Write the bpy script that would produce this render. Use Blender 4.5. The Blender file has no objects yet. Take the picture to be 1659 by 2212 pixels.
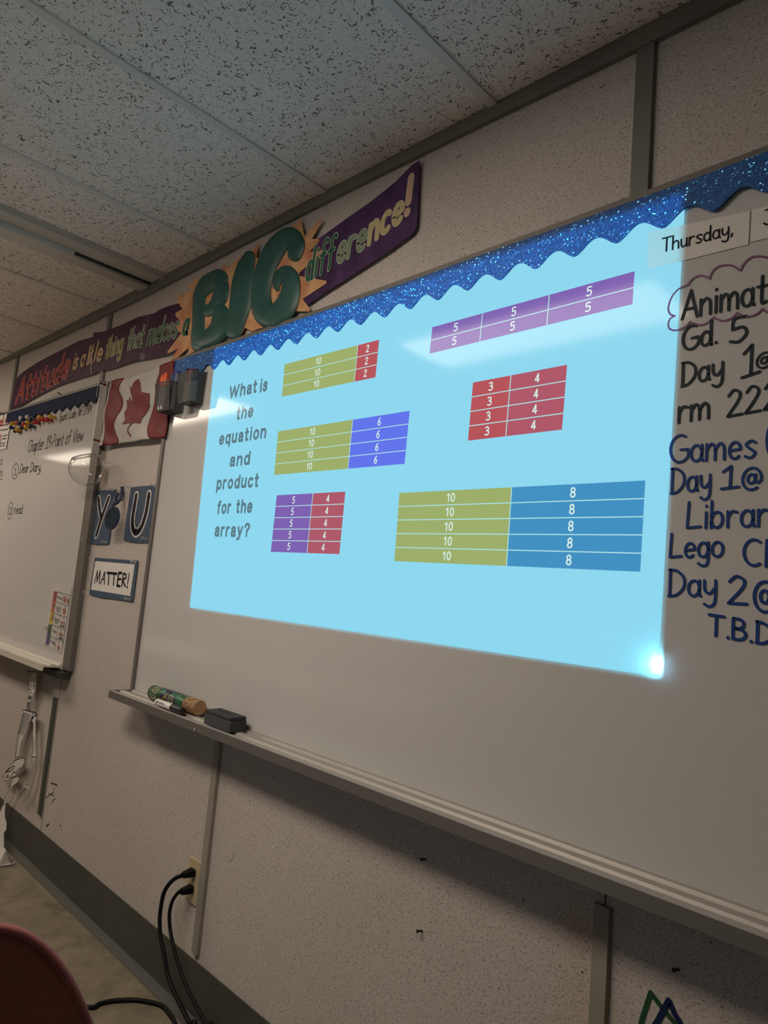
import bpy, bmesh, math, random
from mathutils import Vector, Matrix
random.seed(7)
SC = bpy.context.scene
COL = SC.collection
PI = math.pi

# ------------------------------------------------------------------ camera
FPX, IW, IH = 1465.65, 1659, 2212
CAM = Vector((1.7785, -1.2107, 1.2827))
YAW, PITCH, ROLL = 0.772405, 0.112854, 0.0869573
_r0 = Vector((math.cos(YAW), math.sin(YAW), 0)); _f0 = Vector((-math.sin(YAW), math.cos(YAW), 0)); _u0 = Vector((0, 0, 1))
FWD = math.cos(PITCH)*_f0 + math.sin(PITCH)*_u0
_up = -math.sin(PITCH)*_f0 + math.cos(PITCH)*_u0
RIGHT = math.cos(ROLL)*_r0 + math.sin(ROLL)*_up
UP = -math.sin(ROLL)*_r0 + math.cos(ROLL)*_up
cd = bpy.data.cameras.new('camera'); cam = bpy.data.objects.new('camera', cd); COL.objects.link(cam)
cam.matrix_world = Matrix(((RIGHT.x, UP.x, -FWD.x, CAM.x), (RIGHT.y, UP.y, -FWD.y, CAM.y), (RIGHT.z, UP.z, -FWD.z, CAM.z), (0, 0, 0, 1)))
cd.sensor_fit = 'VERTICAL'; cd.sensor_height = 24; cd.sensor_width = 18; cd.lens = 24*FPX/IH
cd.clip_start = 0.02
SC.camera = cam

# ------------------------------------------------------------------ world, exposure, lights
w = bpy.data.worlds.new('room_air'); SC.world = w; w.use_nodes = True
w.node_tree.nodes['Background'].inputs[0].default_value = (0.02, 0.019, 0.018, 1)
w.node_tree.nodes['Background'].inputs[1].default_value = 0.3
SC.view_settings.view_transform = 'Standard'; SC.view_settings.look = 'None'
SC.view_settings.exposure = 0.0; SC.view_settings.gamma = 1.0; SC.view_settings.use_curve_mapping = False
CEIL = 2.457
LAMP_COLOR = (1.0, 0.84, 0.69)          # fluorescent tubes of the room
LAMP_STRENGTH = 19.5
# lit ceiling fixtures: (x centre, y centre)
LIT = [(0.20, -1.26), (-2.75, -1.26), (-5.9, -1.80)]
LENS = Vector((0.382, -2.40, 1.019))    # projector lens, on the cart behind the camera
BEAM_COLOR = (0.16, 0.73, 1.0); BEAM_WATT = 290.0

# ------------------------------------------------------------------ measuring helpers (pixel of the photo -> point on a real plane)
def ray(px, py): return FWD + RIGHT*((px-IW/2)/FPX) - UP*((py-IH/2)/FPX)
def on_y(px, py, off=0.0):
    d = ray(px, py); return CAM + d*((-off-CAM.y)/d.y)
def on_z(px, py, z):
    d = ray(px, py); return CAM + d*((z-CAM.z)/d.z)
def on_x(px, py, x):
    d = ray(px, py); return CAM + d*((x-CAM.x)/d.x)
def crop(x0, y0, s): return lambda x, y: (x0+x/s, y0+y/s)

# ------------------------------------------------------------------ materials
def mat(name, col, rough=0.6, metal=0.0, spec=0.5, **kw):
    m = bpy.data.materials.new(name); m.use_nodes = True
    b = m.node_tree.nodes['Principled BSDF']
    b.inputs['Base Color'].default_value = (*col, 1); b.inputs['Roughness'].default_value = rough
    b.inputs['Metallic'].default_value = metal; b.inputs['Specular IOR Level'].default_value = spec
    for k, v in kw.items():
        b.inputs[k.replace('_', ' ')].default_value = v
    return m
def nodes(m): return m.node_tree.nodes, m.node_tree.links, m.node_tree.nodes['Principled BSDF']
def noise(N, L, vec, scale, detail=2, dist=0.0, rough=0.5):
    n = N.new('ShaderNodeTexNoise'); n.inputs['Scale'].default_value = scale; n.inputs['Detail'].default_value = detail
    n.inputs['Distortion'].default_value = dist; n.inputs['Roughness'].default_value = rough; L.new(vec, n.inputs['Vector']); return n
def ramp(N, L, fac, stops):
    r = N.new('ShaderNodeValToRGB'); L.new(fac, r.inputs[0]); e = r.color_ramp.elements
    while len(e) < len(stops): e.new(0.5)
    for i, (p, c) in enumerate(stops):
        e[i].position = p; e[i].color = (*c, 1) if len(c) == 3 else c
    return r
def mapping(N, L, scale):
    t = N.new('ShaderNodeTexCoord'); mp = N.new('ShaderNodeMapping'); mp.inputs['Scale'].default_value = scale
    L.new(t.outputs['Object'], mp.inputs[0]); return mp.outputs[0]
def mul(N, L, a, b, fac=1.0):
    x = N.new('ShaderNodeMix'); x.data_type = 'RGBA'; x.blend_type = 'MULTIPLY'; x.inputs[0].default_value = fac
    L.new(a, x.inputs[6]); L.new(b, x.inputs[7]); return x.outputs[2]
def bump(N, L, B, h, strength, dist=0.002):
    b = N.new('ShaderNodeBump'); b.inputs['Strength'].default_value = strength; b.inputs['Distance'].default_value = dist
    L.new(h, b.inputs['Height']); L.new(b.outputs[0], B.inputs['Normal'])

def wall_material():
    m = mat('vinyl_wall_panel', (0.5, 0.46, 0.42), 0.62, spec=0.25); N, L, B = nodes(m)
    a = noise(N, L, mapping(N, L, (1, 1, 3.2)), 150, 3, 0.6); b = noise(N, L, mapping(N, L, (3.4, 1, 1)), 170, 3, 0.6)
    c = noise(N, L, mapping(N, L, (1, 1, 1)), 2.2, 4); d = noise(N, L, mapping(N, L, (1, 1, 1)), 420, 2)
    ra = ramp(N, L, a.outputs[0], [(0.345, (0.42, 0.40, 0.38)), (0.43, (1, 1, 1))])
    rb = ramp(N, L, b.outputs[0], [(0.335, (0.48, 0.46, 0.43)), (0.425, (1, 1, 1))])
    rc = ramp(N, L, c.outputs[0], [(0.3, (0.56, 0.505, 0.46)), (0.7, (0.615, 0.56, 0.515))])
    rd = ramp(N, L, d.outputs[0], [(0.3, (0.86, 0.86, 0.86)), (0.7, (1.05, 1.05, 1.05))])
    o = mul(N, L, mul(N, L, mul(N, L, rc.outputs[0], ra.outputs[0]), rb.outputs[0]), rd.outputs[0])
    L.new(o, B.inputs['Base Color']); bump(N, L, B, d.outputs[0], 0.25, 0.0008); return m
def ceiling_material():
    m = mat('fissured_ceiling_tile', (0.7, 0.68, 0.64), 0.9, spec=0.1); N, L, B = nodes(m)
    v = mapping(N, L, (1, 1, 1))
    a = noise(N, L, v, 85, 1.5, 1.6); r = ramp(N, L, a.outputs[0], [(0.355, (0.25, 0.23, 0.21)), (0.395, (1, 1, 1))])
    vo = N.new('ShaderNodeTexVoronoi'); vo.inputs['Scale'].default_value = 190; L.new(v, vo.inputs['Vector'])
    rd = ramp(N, L, vo.outputs['Distance'], [(0.16, (0.35, 0.34, 0.33)), (0.24, (1, 1, 1))])
    sel = noise(N, L, v, 60, 1); rs = ramp(N, L, sel.outputs[0], [(0.47, (1, 1, 1)), (0.5, (0, 0, 0))])
    mx = N.new('ShaderNodeMix'); mx.data_type = 'RGBA'; L.new(rs.outputs[0], mx.inputs[0]); mx.inputs[6].default_value = (1, 1, 1, 1); L.new(rd.outputs[0], mx.inputs[7])
    c = noise(N, L, v, 3, 3); rc = ramp(N, L, c.outputs[0], [(0.3, (0.86, 0.79, 0.715)), (0.7, (0.92, 0.85, 0.775))])
    o = mul(N, L, mul(N, L, rc.outputs[0], r.outputs[0]), mx.outputs[2]); L.new(o, B.inputs['Base Color'])
    bump(N, L, B, a.outputs[0], 0.3, 0.002); return m
def floor_material():
    m = mat('worn_carpet', (0.1, 0.09, 0.06), 0.95, spec=0.1); N, L, B = nodes(m)
    v = mapping(N, L, (1, 1, 1)); a = noise(N, L, v, 9, 6, 0.4, 0.65); b = noise(N, L, v, 260, 3)
    ra = ramp(N, L, a.outputs[0], [(0.3, (0.16, 0.138, 0.10)), (0.5, (0.24, 0.208, 0.15)), (0.72, (0.31, 0.27, 0.205))])
    rb = ramp(N, L, b.outputs[0], [(0.3, (0.6, 0.6, 0.6)), (0.7, (1.15, 1.15, 1.15))])
    L.new(mul(N, L, ra.outputs[0], rb.outputs[0]), B.inputs['Base Color']); bump(N, L, B, b.outputs[0], 0.5, 0.004); return m
def glitter_material():
    m = mat('glitter_blue_foam', (0.015, 0.07, 0.30), 0.55, spec=0.4); N, L, B = nodes(m)
    v = mapping(N, L, (1, 1, 1)); vo = N.new('ShaderNodeTexVoronoi'); vo.inputs['Scale'].default_value = 430; L.new(v, vo.inputs['Vector'])
    sep = N.new('ShaderNodeSeparateColor'); L.new(vo.outputs['Color'], sep.inputs[0])
    col = ramp(N, L, sep.outputs[0], [(0.0, (0.003, 0.045, 0.21)), (0.6, (0.005, 0.08, 0.32)), (1.0, (0.02, 0.15, 0.50))])
    L.new(col.outputs[0], B.inputs['Base Color'])
    g = N.new('ShaderNodeNewGeometry'); sub = N.new('ShaderNodeVectorMath'); sub.operation = 'SUBTRACT'
    L.new(vo.outputs['Color'], sub.inputs[0]); sub.inputs[1].default_value = (0.5, 0.5, 0.5)
    sc = N.new('ShaderNodeVectorMath'); sc.operation = 'SCALE'; sc.inputs['Scale'].default_value = 1.0; L.new(sub.outputs[0], sc.inputs[0])
    ad = N.new('ShaderNodeVectorMath'); ad.operation = 'ADD'; L.new(g.outputs['Normal'], ad.inputs[0]); L.new(sc.outputs[0], ad.inputs[1])
    no = N.new('ShaderNodeVectorMath'); no.operation = 'NORMALIZE'; L.new(ad.outputs[0], no.inputs[0])
    gl = N.new('ShaderNodeBsdfGlossy'); gl.inputs['Roughness'].default_value = 0.24; gl.inputs['Color'].default_value = (0.14, 0.5, 1, 1); L.new(no.outputs[0], gl.inputs['Normal'])
    fl = ramp(N, L, sep.outputs[1], [(0.55, (0, 0, 0)), (0.58, (1, 1, 1))])
    mx = N.new('ShaderNodeMixShader'); mu = N.new('ShaderNodeMath'); mu.operation = 'MULTIPLY'; mu.inputs[1].default_value = 0.4; L.new(fl.outputs[0], mu.inputs[0])
    L.new(mu.outputs[0], mx.inputs[0]); L.new(B.outputs[0], mx.inputs[1]); L.new(gl.outputs[0], mx.inputs[2])
    L.new(mx.outputs[0], N['Material Output'].inputs[0]); return m
def emit(name, col, s, base=(0.8, 0.8, 0.8)):
    return mat(name, base, 0.5, Emission_Color=(*col, 1), Emission_Strength=s)
def glow_film(name, col, s=1.0):            # self-glowing sheet colour in place of projector light on the board
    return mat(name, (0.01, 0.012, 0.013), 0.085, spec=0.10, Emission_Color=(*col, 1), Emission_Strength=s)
def streaky(name, c0, c1, scale=(1, 1, 1), ns=40, rough=0.6):
    m = mat(name, c0, rough); N, L, B = nodes(m); n = noise(N, L, mapping(N, L, scale), ns, 4, 0.5)
    L.new(ramp(N, L, n.outputs[0], [(0.35, c0), (0.65, c1)]).outputs[0], B.inputs['Base Color']); return m

M = dict(
    wall=wall_material(), ceil=ceiling_material(), floor=floor_material(), glitter=glitter_material(),
    tbar=mat('painted_ceiling_grid', (0.74, 0.70, 0.65), 0.5), trim=streaky('grey_green_trim', (0.145, 0.142, 0.12), (0.17, 0.165, 0.14), ns=6, rough=0.5),
    batten=streaky('grey_metal_batten', (0.27, 0.255, 0.215), (0.31, 0.29, 0.25), ns=8, rough=0.45), darkbatten=mat('dark_green_batten', (0.075, 0.08, 0.062), 0.45),
    base=streaky('dark_vinyl_cove_base', (0.05, 0.054, 0.046), (0.07, 0.07, 0.06), ns=5, rough=0.4), basetoe=mat('worn_vinyl_toe', (0.12, 0.125, 0.11), 0.4),
    seam=mat('dark_panel_seam', (0.03, 0.027, 0.024), 0.8),
    board=mat('dry_erase_enamel', (0.56, 0.55, 0.53), 0.085, spec=0.20), alu=mat('brushed_aluminium', (0.16, 0.148, 0.133), 0.55, 0.25),
    traytop=mat('ribbed_aluminium', (0.38, 0.36, 0.33), 0.55, 0.3), cream=mat('cream_tray_paint', (0.62, 0.58, 0.5), 0.4),
    black=mat('black_plastic', (0.018, 0.018, 0.018), 0.4), ink=mat('black_marker_ink', (0.012, 0.012, 0.016), 0.5), navyink=mat('navy_marker_ink', (0.012, 0.02, 0.07), 0.45),
    slateink=mat('dark_slate_marker_ink', (0.018, 0.03, 0.04), 0.45), blueink=mat('blue_marker_ink', (0.02, 0.055, 0.22), 0.45), plumink=mat('plum_marker_ink', (0.16, 0.03, 0.13), 0.45),
    greenink=mat('green_marker_ink', (0.008, 0.06, 0.02), 0.5), greyink=mat('faint_grey_smudge', (0.45, 0.46, 0.46), 0.4),
    navyfoam=mat('navy_foam_border', (0.015, 0.022, 0.055), 0.75), white=mat('white_paper', (0.66, 0.635, 0.60), 0.7), paper=mat('bright_white_paper', (0.74, 0.71, 0.67), 0.7),
    bluecard=streaky('slate_blue_card', (0.066, 0.098, 0.145), (0.078, 0.112, 0.163), ns=12, rough=0.65), purple=streaky('deep_purple_print', (0.04, 0.012, 0.034), (0.075, 0.02, 0.058), (1, 1, 1), 16, 0.45),
    purple2=streaky('violet_purple_print', (0.05, 0.022, 0.07), (0.085, 0.04, 0.115), (1, 1, 1), 12, 0.45),
    star=streaky('orange_peach_burst_print', (0.50, 0.20, 0.10), (0.66, 0.40, 0.20), (1, 1, 1), 14, 0.5), balloon=streaky('dark_green_glossy_letter', (0.010, 0.066, 0.058), (0.015, 0.092, 0.078), (1, 1, 1), 9, 0.42),
    redlet=mat('brick_red_letter', (0.33, 0.045, 0.045), 0.5), pinkline=mat('pale_pink_outline', (0.75, 0.42, 0.36), 0.5), tanlet=mat('tan_letter', (0.62, 0.40, 0.20), 0.5),
    olivelet=mat('olive_letter', (0.36, 0.33, 0.12), 0.5), greenlet=mat('grey_green_letter', (0.10, 0.17, 0.11), 0.5), paleline=mat('pale_outline', (0.62, 0.58, 0.46), 0.5),
    darkgreenlet=mat('forest_green_letter', (0.03, 0.13, 0.08), 0.5), sagelet=mat('sage_letter', (0.22, 0.29, 0.20), 0.5), sandlet=mat('sand_letter', (0.55, 0.46, 0.24), 0.5), peachlet=mat('peach_letter', (0.62, 0.40, 0.27), 0.5),
    darkline=mat('dark_purple_outline', (0.02, 0.008, 0.02), 0.5),
    tape=mat('clear_tape', (0.6, 0.58, 0.56), 0.35, Alpha=0.10),
    flagred=streaky('red_nylon', (0.15, 0.009, 0.012), (0.20, 0.014, 0.016), (1, 1, 1), 18, 0.5), flagwhite=streaky('white_nylon', (0.48, 0.455, 0.415), (0.56, 0.53, 0.48), (1, 1, 1), 18, 0.5),
    maroon=mat('maroon_plastic', (0.10, 0.012, 0.016), 0.3), clear=mat('clear_plastic', (0.8, 0.8, 0.78), 0.1, Transmission_Weight=0.75, IOR=1.35),
    glass=mat('clear_bowl_plastic', (0.98, 0.98, 0.97), 0.02, Transmission_Weight=1.0, IOR=1.3), dbluepl=mat('navy_plastic', (0.02, 0.028, 0.075), 0.3), darkdisc=mat('dark_mirror_face', (0.03, 0.045, 0.06), 0.12),
    orange=mat('orange_plastic', (0.8, 0.10, 0.02), 0.4), bluepl=mat('blue_plastic', (0.02, 0.06, 0.2), 0.35), redpl=mat('red_plastic', (0.45, 0.02, 0.02), 0.2), yellowpl=mat('yellow_plastic', (0.62, 0.34, 0.02), 0.2),
    magblue=mat('blue_magnet_plastic', (0.012, 0.022, 0.07), 0.2), magclear=mat('pale_magnet_plastic', (0.6, 0.6, 0.58), 0.2), orangered=mat('orange_red_plastic', (0.55, 0.07, 0.015), 0.2),
    rim=mat('dark_wire_rim', (0.16, 0.15, 0.135), 0.4, 0.3), meshwall=mat('fine_wire_mesh', (0.06, 0.06, 0.06), 0.6, Alpha=0.72), label=mat('pale_label', (0.5, 0.5, 0.48), 0.5),
    wood=streaky('carved_wood', (0.24, 0.135, 0.06), (0.38, 0.23, 0.11), (6, 1, 1), 30, 0.6), woodend=mat('sawn_wood_end', (0.45, 0.25, 0.12), 0.7), painted=streaky('green_painted_wood', (0.012, 0.035, 0.02), (0.02, 0.10, 0.04), (1, 1, 1), 35, 0.4),
    dot=mat('cream_paint_dots', (0.62, 0.55, 0.38), 0.6), gold=mat('ochre_paint', (0.4, 0.28, 0.04), 0.6), mint=mat('mint_paint', (0.15, 0.5, 0.33), 0.6), night=mat('navy_paint', (0.012, 0.014, 0.035), 0.45),
    felt=streaky('charcoal_felt', (0.03, 0.03, 0.033), (0.085, 0.085, 0.088), (1, 1, 1), 420, 0.9), foam=mat('charcoal_foam_top', (0.035, 0.034, 0.036), 0.7), markerwhite=mat('white_marker_barrel', (0.74, 0.71, 0.68), 0.3),
    ivory=mat('ivory_plastic', (0.50, 0.41, 0.25), 0.4), rubber=mat('black_rubber', (0.004, 0.004, 0.004), 0.6, spec=0.2), chair=streaky('red_brown_plastic', (0.34, 0.10, 0.09), (0.38, 0.115, 0.10), ns=60, rough=0.5), chairrim=mat('worn_red_plastic_rim', (0.30, 0.09, 0.085), 0.5),
    chrome=mat('chrome', (0.7, 0.7, 0.7), 0.2, 1.0), fixture=mat('painted_fixture_steel', (0.56, 0.53, 0.47), 0.45), slit=mat('dark_gap', (0.02, 0.02, 0.018), 0.7),
    diffuser=emit('lit_diffuser', LAMP_COLOR, LAMP_STRENGTH), dimdiffuser=emit('dimmed_lit_diffuser', LAMP_COLOR, LAMP_STRENGTH*0.35), darklens=mat('unlit_diffuser', (0.60, 0.57, 0.5), 0.35), nail=mat('dark_nail_steel', (0.03, 0.03, 0.03), 0.35, 0.8), bracket=mat('dark_bracket', (0.025, 0.028, 0.025), 0.5),
    redprint=mat('red_print', (0.42, 0.02, 0.02), 0.6), orangeprint=mat('orange_print', (0.52, 0.14, 0.04), 0.6), yellowprint=mat('yellow_print', (0.62, 0.48, 0.03), 0.6), greenprint=mat('green_print', (0.015, 0.07, 0.04), 0.6), blueprint=mat('blue_print', (0.02, 0.035, 0.14), 0.6), skin=mat('brick_brown_print', (0.38, 0.13, 0.07), 0.6),
    tabletop=mat('pale_laminate', (0.80, 0.76, 0.70), 0.4), projector=mat('white_projector_case', (0.6, 0.6, 0.58), 0.4), lens=emit('glowing_gate_plate', (0.30, 0.68, 1.0), 55.0), cart=mat('grey_cart_steel', (0.2, 0.2, 0.21), 0.45),
    field=glow_film('self_lit_pale_blue', (0.262, 0.665, 0.845)), ptext=glow_film('self_lit_grey_text', (0.10, 0.185, 0.225)), polive=glow_film('self_lit_olive', (0.33, 0.41, 0.125)),
    pred=glow_film('self_lit_red', (0.42, 0.085, 0.125)), pcrim=glow_film('self_lit_brick', (0.46, 0.075, 0.085)), ppurple=glow_film('self_lit_purple', (0.20, 0.105, 0.42)), pblue=glow_film('self_lit_blue', (0.115, 0.16, 0.80)), pteal=glow_film('self_lit_teal', (0.05, 0.265, 0.52)),
    pline=glow_film('self_lit_pale_line', (0.40, 0.72, 0.74)), pnum=glow_film('self_lit_white_numeral', (0.66, 0.83, 0.78)),
)
M['clear'].node_tree.nodes['Principled BSDF'].inputs['Alpha'].default_value = 0.6

for k_ in ('purple', 'purple2', 'star', 'redlet', 'pinkline', 'tanlet', 'olivelet', 'greenlet', 'paleline', 'darkgreenlet', 'sagelet', 'sandlet', 'peachlet', 'flagred', 'flagwhite', 'bluecard', 'navyfoam', 'ink', 'redprint', 'orangeprint', 'yellowprint', 'greenprint', 'blueprint', 'skin', 'navyink', 'blueink', 'slateink'):
    M[k_].node_tree.nodes['Principled BSDF'].inputs['Specular IOR Level'].default_value = 0.12

# ------------------------------------------------------------------ mesh builder
class MB:
    def __init__(s): s.v = []; s.f = []
    def add(s, vs, fs):
        o = len(s.v); s.v += [Vector(v) for v in vs]; s.f += [[i+o for i in f] for f in fs]; return s
    def box(s, x0, x1, y0, y1, z0, z1):
        return s.add([(x, y, z) for x in (x0, x1) for y in (y0, y1) for z in (z0, z1)],
                     [(0, 1, 3, 2), (4, 6, 7, 5), (0, 4, 5, 1), (2, 3, 7, 6), (0, 2, 6, 4), (1, 5, 7, 3)])
    def hexa(s, a, b):                       # two matching quads
        n = len(a); return s.add(list(a)+list(b), [list(range(n))[::-1], [i+n for i in range(n)]]+[[i, (i+1) % n, (i+1) % n+n, i+n] for i in range(n)])
    def plate(s, pts, t=0.0008):             # polygon of points lying near the wall, thickened towards the room
        return s.hexa([Vector(p) for p in pts], [Vector(p)+Vector((0, -t, 0)) for p in pts])
    def tube(s, pts, r, n=10, cap=True):
        pts = [Vector(p) for p in pts]; k = len(pts); rr = r if isinstance(r, (list, tuple)) else [r]*k
        rings = []; u = None
        for i, p in enumerate(pts):
            t = (pts[min(i+1, k-1)]-pts[max(i-1, 0)]).normalized()
            if u is None:
                a = Vector((0, 0, 1)) if abs(t.z) < 0.9 else Vector((1, 0, 0)); u = t.cross(a).normalized()
            u = (u-t*u.dot(t)).normalized(); v = t.cross(u)
            rings.append([p+(u*math.cos(2*PI*j/n)+v*math.sin(2*PI*j/n))*rr[i] for j in range(n)])
        f = [[i*n+j, i*n+(j+1) % n, (i+1)*n+(j+1) % n, (i+1)*n+j] for i in range(k-1) for j in range(n)]
        if cap: f += [list(range(n))[::-1], [(k-1)*n+j for j in range(n)]]
        return s.add([p for q in rings for p in q], f)
    def lathe(s, o, ax, prof, n=16):         # prof: (radius, distance along ax)
        o = Vector(o); ax = Vector(ax).normalized(); a = Vector((0, 0, 1)) if abs(ax.z) < 0.9 else Vector((1, 0, 0))
        u = ax.cross(a).normalized(); v = ax.cross(u); k = len(prof)
        vs = [o+ax*h+(u*math.cos(2*PI*j/n)+v*math.sin(2*PI*j/n))*max(r, 1e-5) for r, h in prof for j in range(n)]
        f = [[i*n+j, i*n+(j+1) % n, (i+1)*n+(j+1) % n, (i+1)*n+j] for i in range(k-1) for j in range(n)]
        f += [list(range(n))[::-1], [(k-1)*n+j for j in range(n)]]
        return s.add(vs, f)
    def grid(s, rows):
        n = len(rows[0]); return s.add([p for r in rows for p in r], [[i*n+j, i*n+j+1, (i+1)*n+j+1, (i+1)*n+j] for i in range(len(rows)-1) for j in range(n-1)])
    def stroke(s, pts, wd, t=0.0003, n=8):   # flat pen stroke with round ends, thickened towards the room; pts are 3D, close to the wall plane
        pts = [Vector(p) for p in pts]; k = len(pts)
        if k < 2: pts = [pts[0], pts[0]+Vector((1e-4, 0, 0))]; k = 2
        off = Vector((0, -t, 0))
        for i in range(k-1):
            d = pts[i+1]-pts[i]; d.y = 0; d = d.normalized() if d.length > 1e-9 else Vector((1, 0, 0)); nn = Vector((-d.z, 0, d.x))*wd/2
            s.add([pts[i]+nn+off, pts[i+1]+nn+off, pts[i+1]-nn+off, pts[i]-nn+off], [(0, 1, 2, 3)])
        for i in range(k):
            c = pts[i]+off*(1.02+0.02*(i % 3))
            s.add([c+Vector((math.cos(2*PI*j/n), 0, math.sin(2*PI*j/n)))*wd/2 for j in range(n)], [list(range(n))])
        return s
    def build(s, name, m, parent=None, smooth=False, bevel=0.0):
        me = bpy.data.meshes.new(name); o = bpy.data.objects.new(name, me); COL.objects.link(o)
        root = Vector((0, 0, 0)); q = parent
        while q is not None: root += q.location; q = q.parent
        me.from_pydata([v-root for v in s.v], [], s.f); me.validate()
        bm = bmesh.new(); bm.from_mesh(me); bmesh.ops.remove_doubles(bm, verts=bm.verts, dist=1e-6)
        bmesh.ops.recalc_face_normals(bm, faces=bm.faces); bm.to_mesh(me); bm.free()
        me.materials.append(m)
        if smooth:
            for p in me.polygons: p.use_smooth = True
            if hasattr(me, 'set_sharp_from_angle'): me.set_sharp_from_angle(angle=math.radians(50))
        if bevel:
            b = o.modifiers.new('bevel', 'BEVEL'); b.width = bevel; b.segments = 2; b.limit_method = 'ANGLE'
        o.parent = parent; return o
def thing(name, label, cat, loc, group=None):
    o = bpy.data.objects.new(name, None); COL.objects.link(o); o.location = loc; o.empty_display_size = 0.05
    return tag(o, label, cat, group)
def tag(o, label, cat, group=None):
    o['label'] = label; o['category'] = cat
    if group: o['group'] = group
    return o
def struct(o): o['kind'] = 'structure'; return o
def smooth_line(pts, n=5):
    P = [tuple(p) for p in pts]
    if len(P) < 3: return [Vector(p) for p in P]
    out = []
    V = [Vector(p) for p in P]
    for i in range(len(V)-1):
        a, b, c, d = V[max(i-1, 0)], V[i], V[i+1], V[min(i+2, len(V)-1)]
        for k in range(n):
            t = k/n; out.append(0.5*((2*b)+(c-a)*t+(2*a-5*b+4*c-d)*t*t+(3*b-a-3*c+d)*t**3))
    out.append(V[-1]); return out

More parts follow.
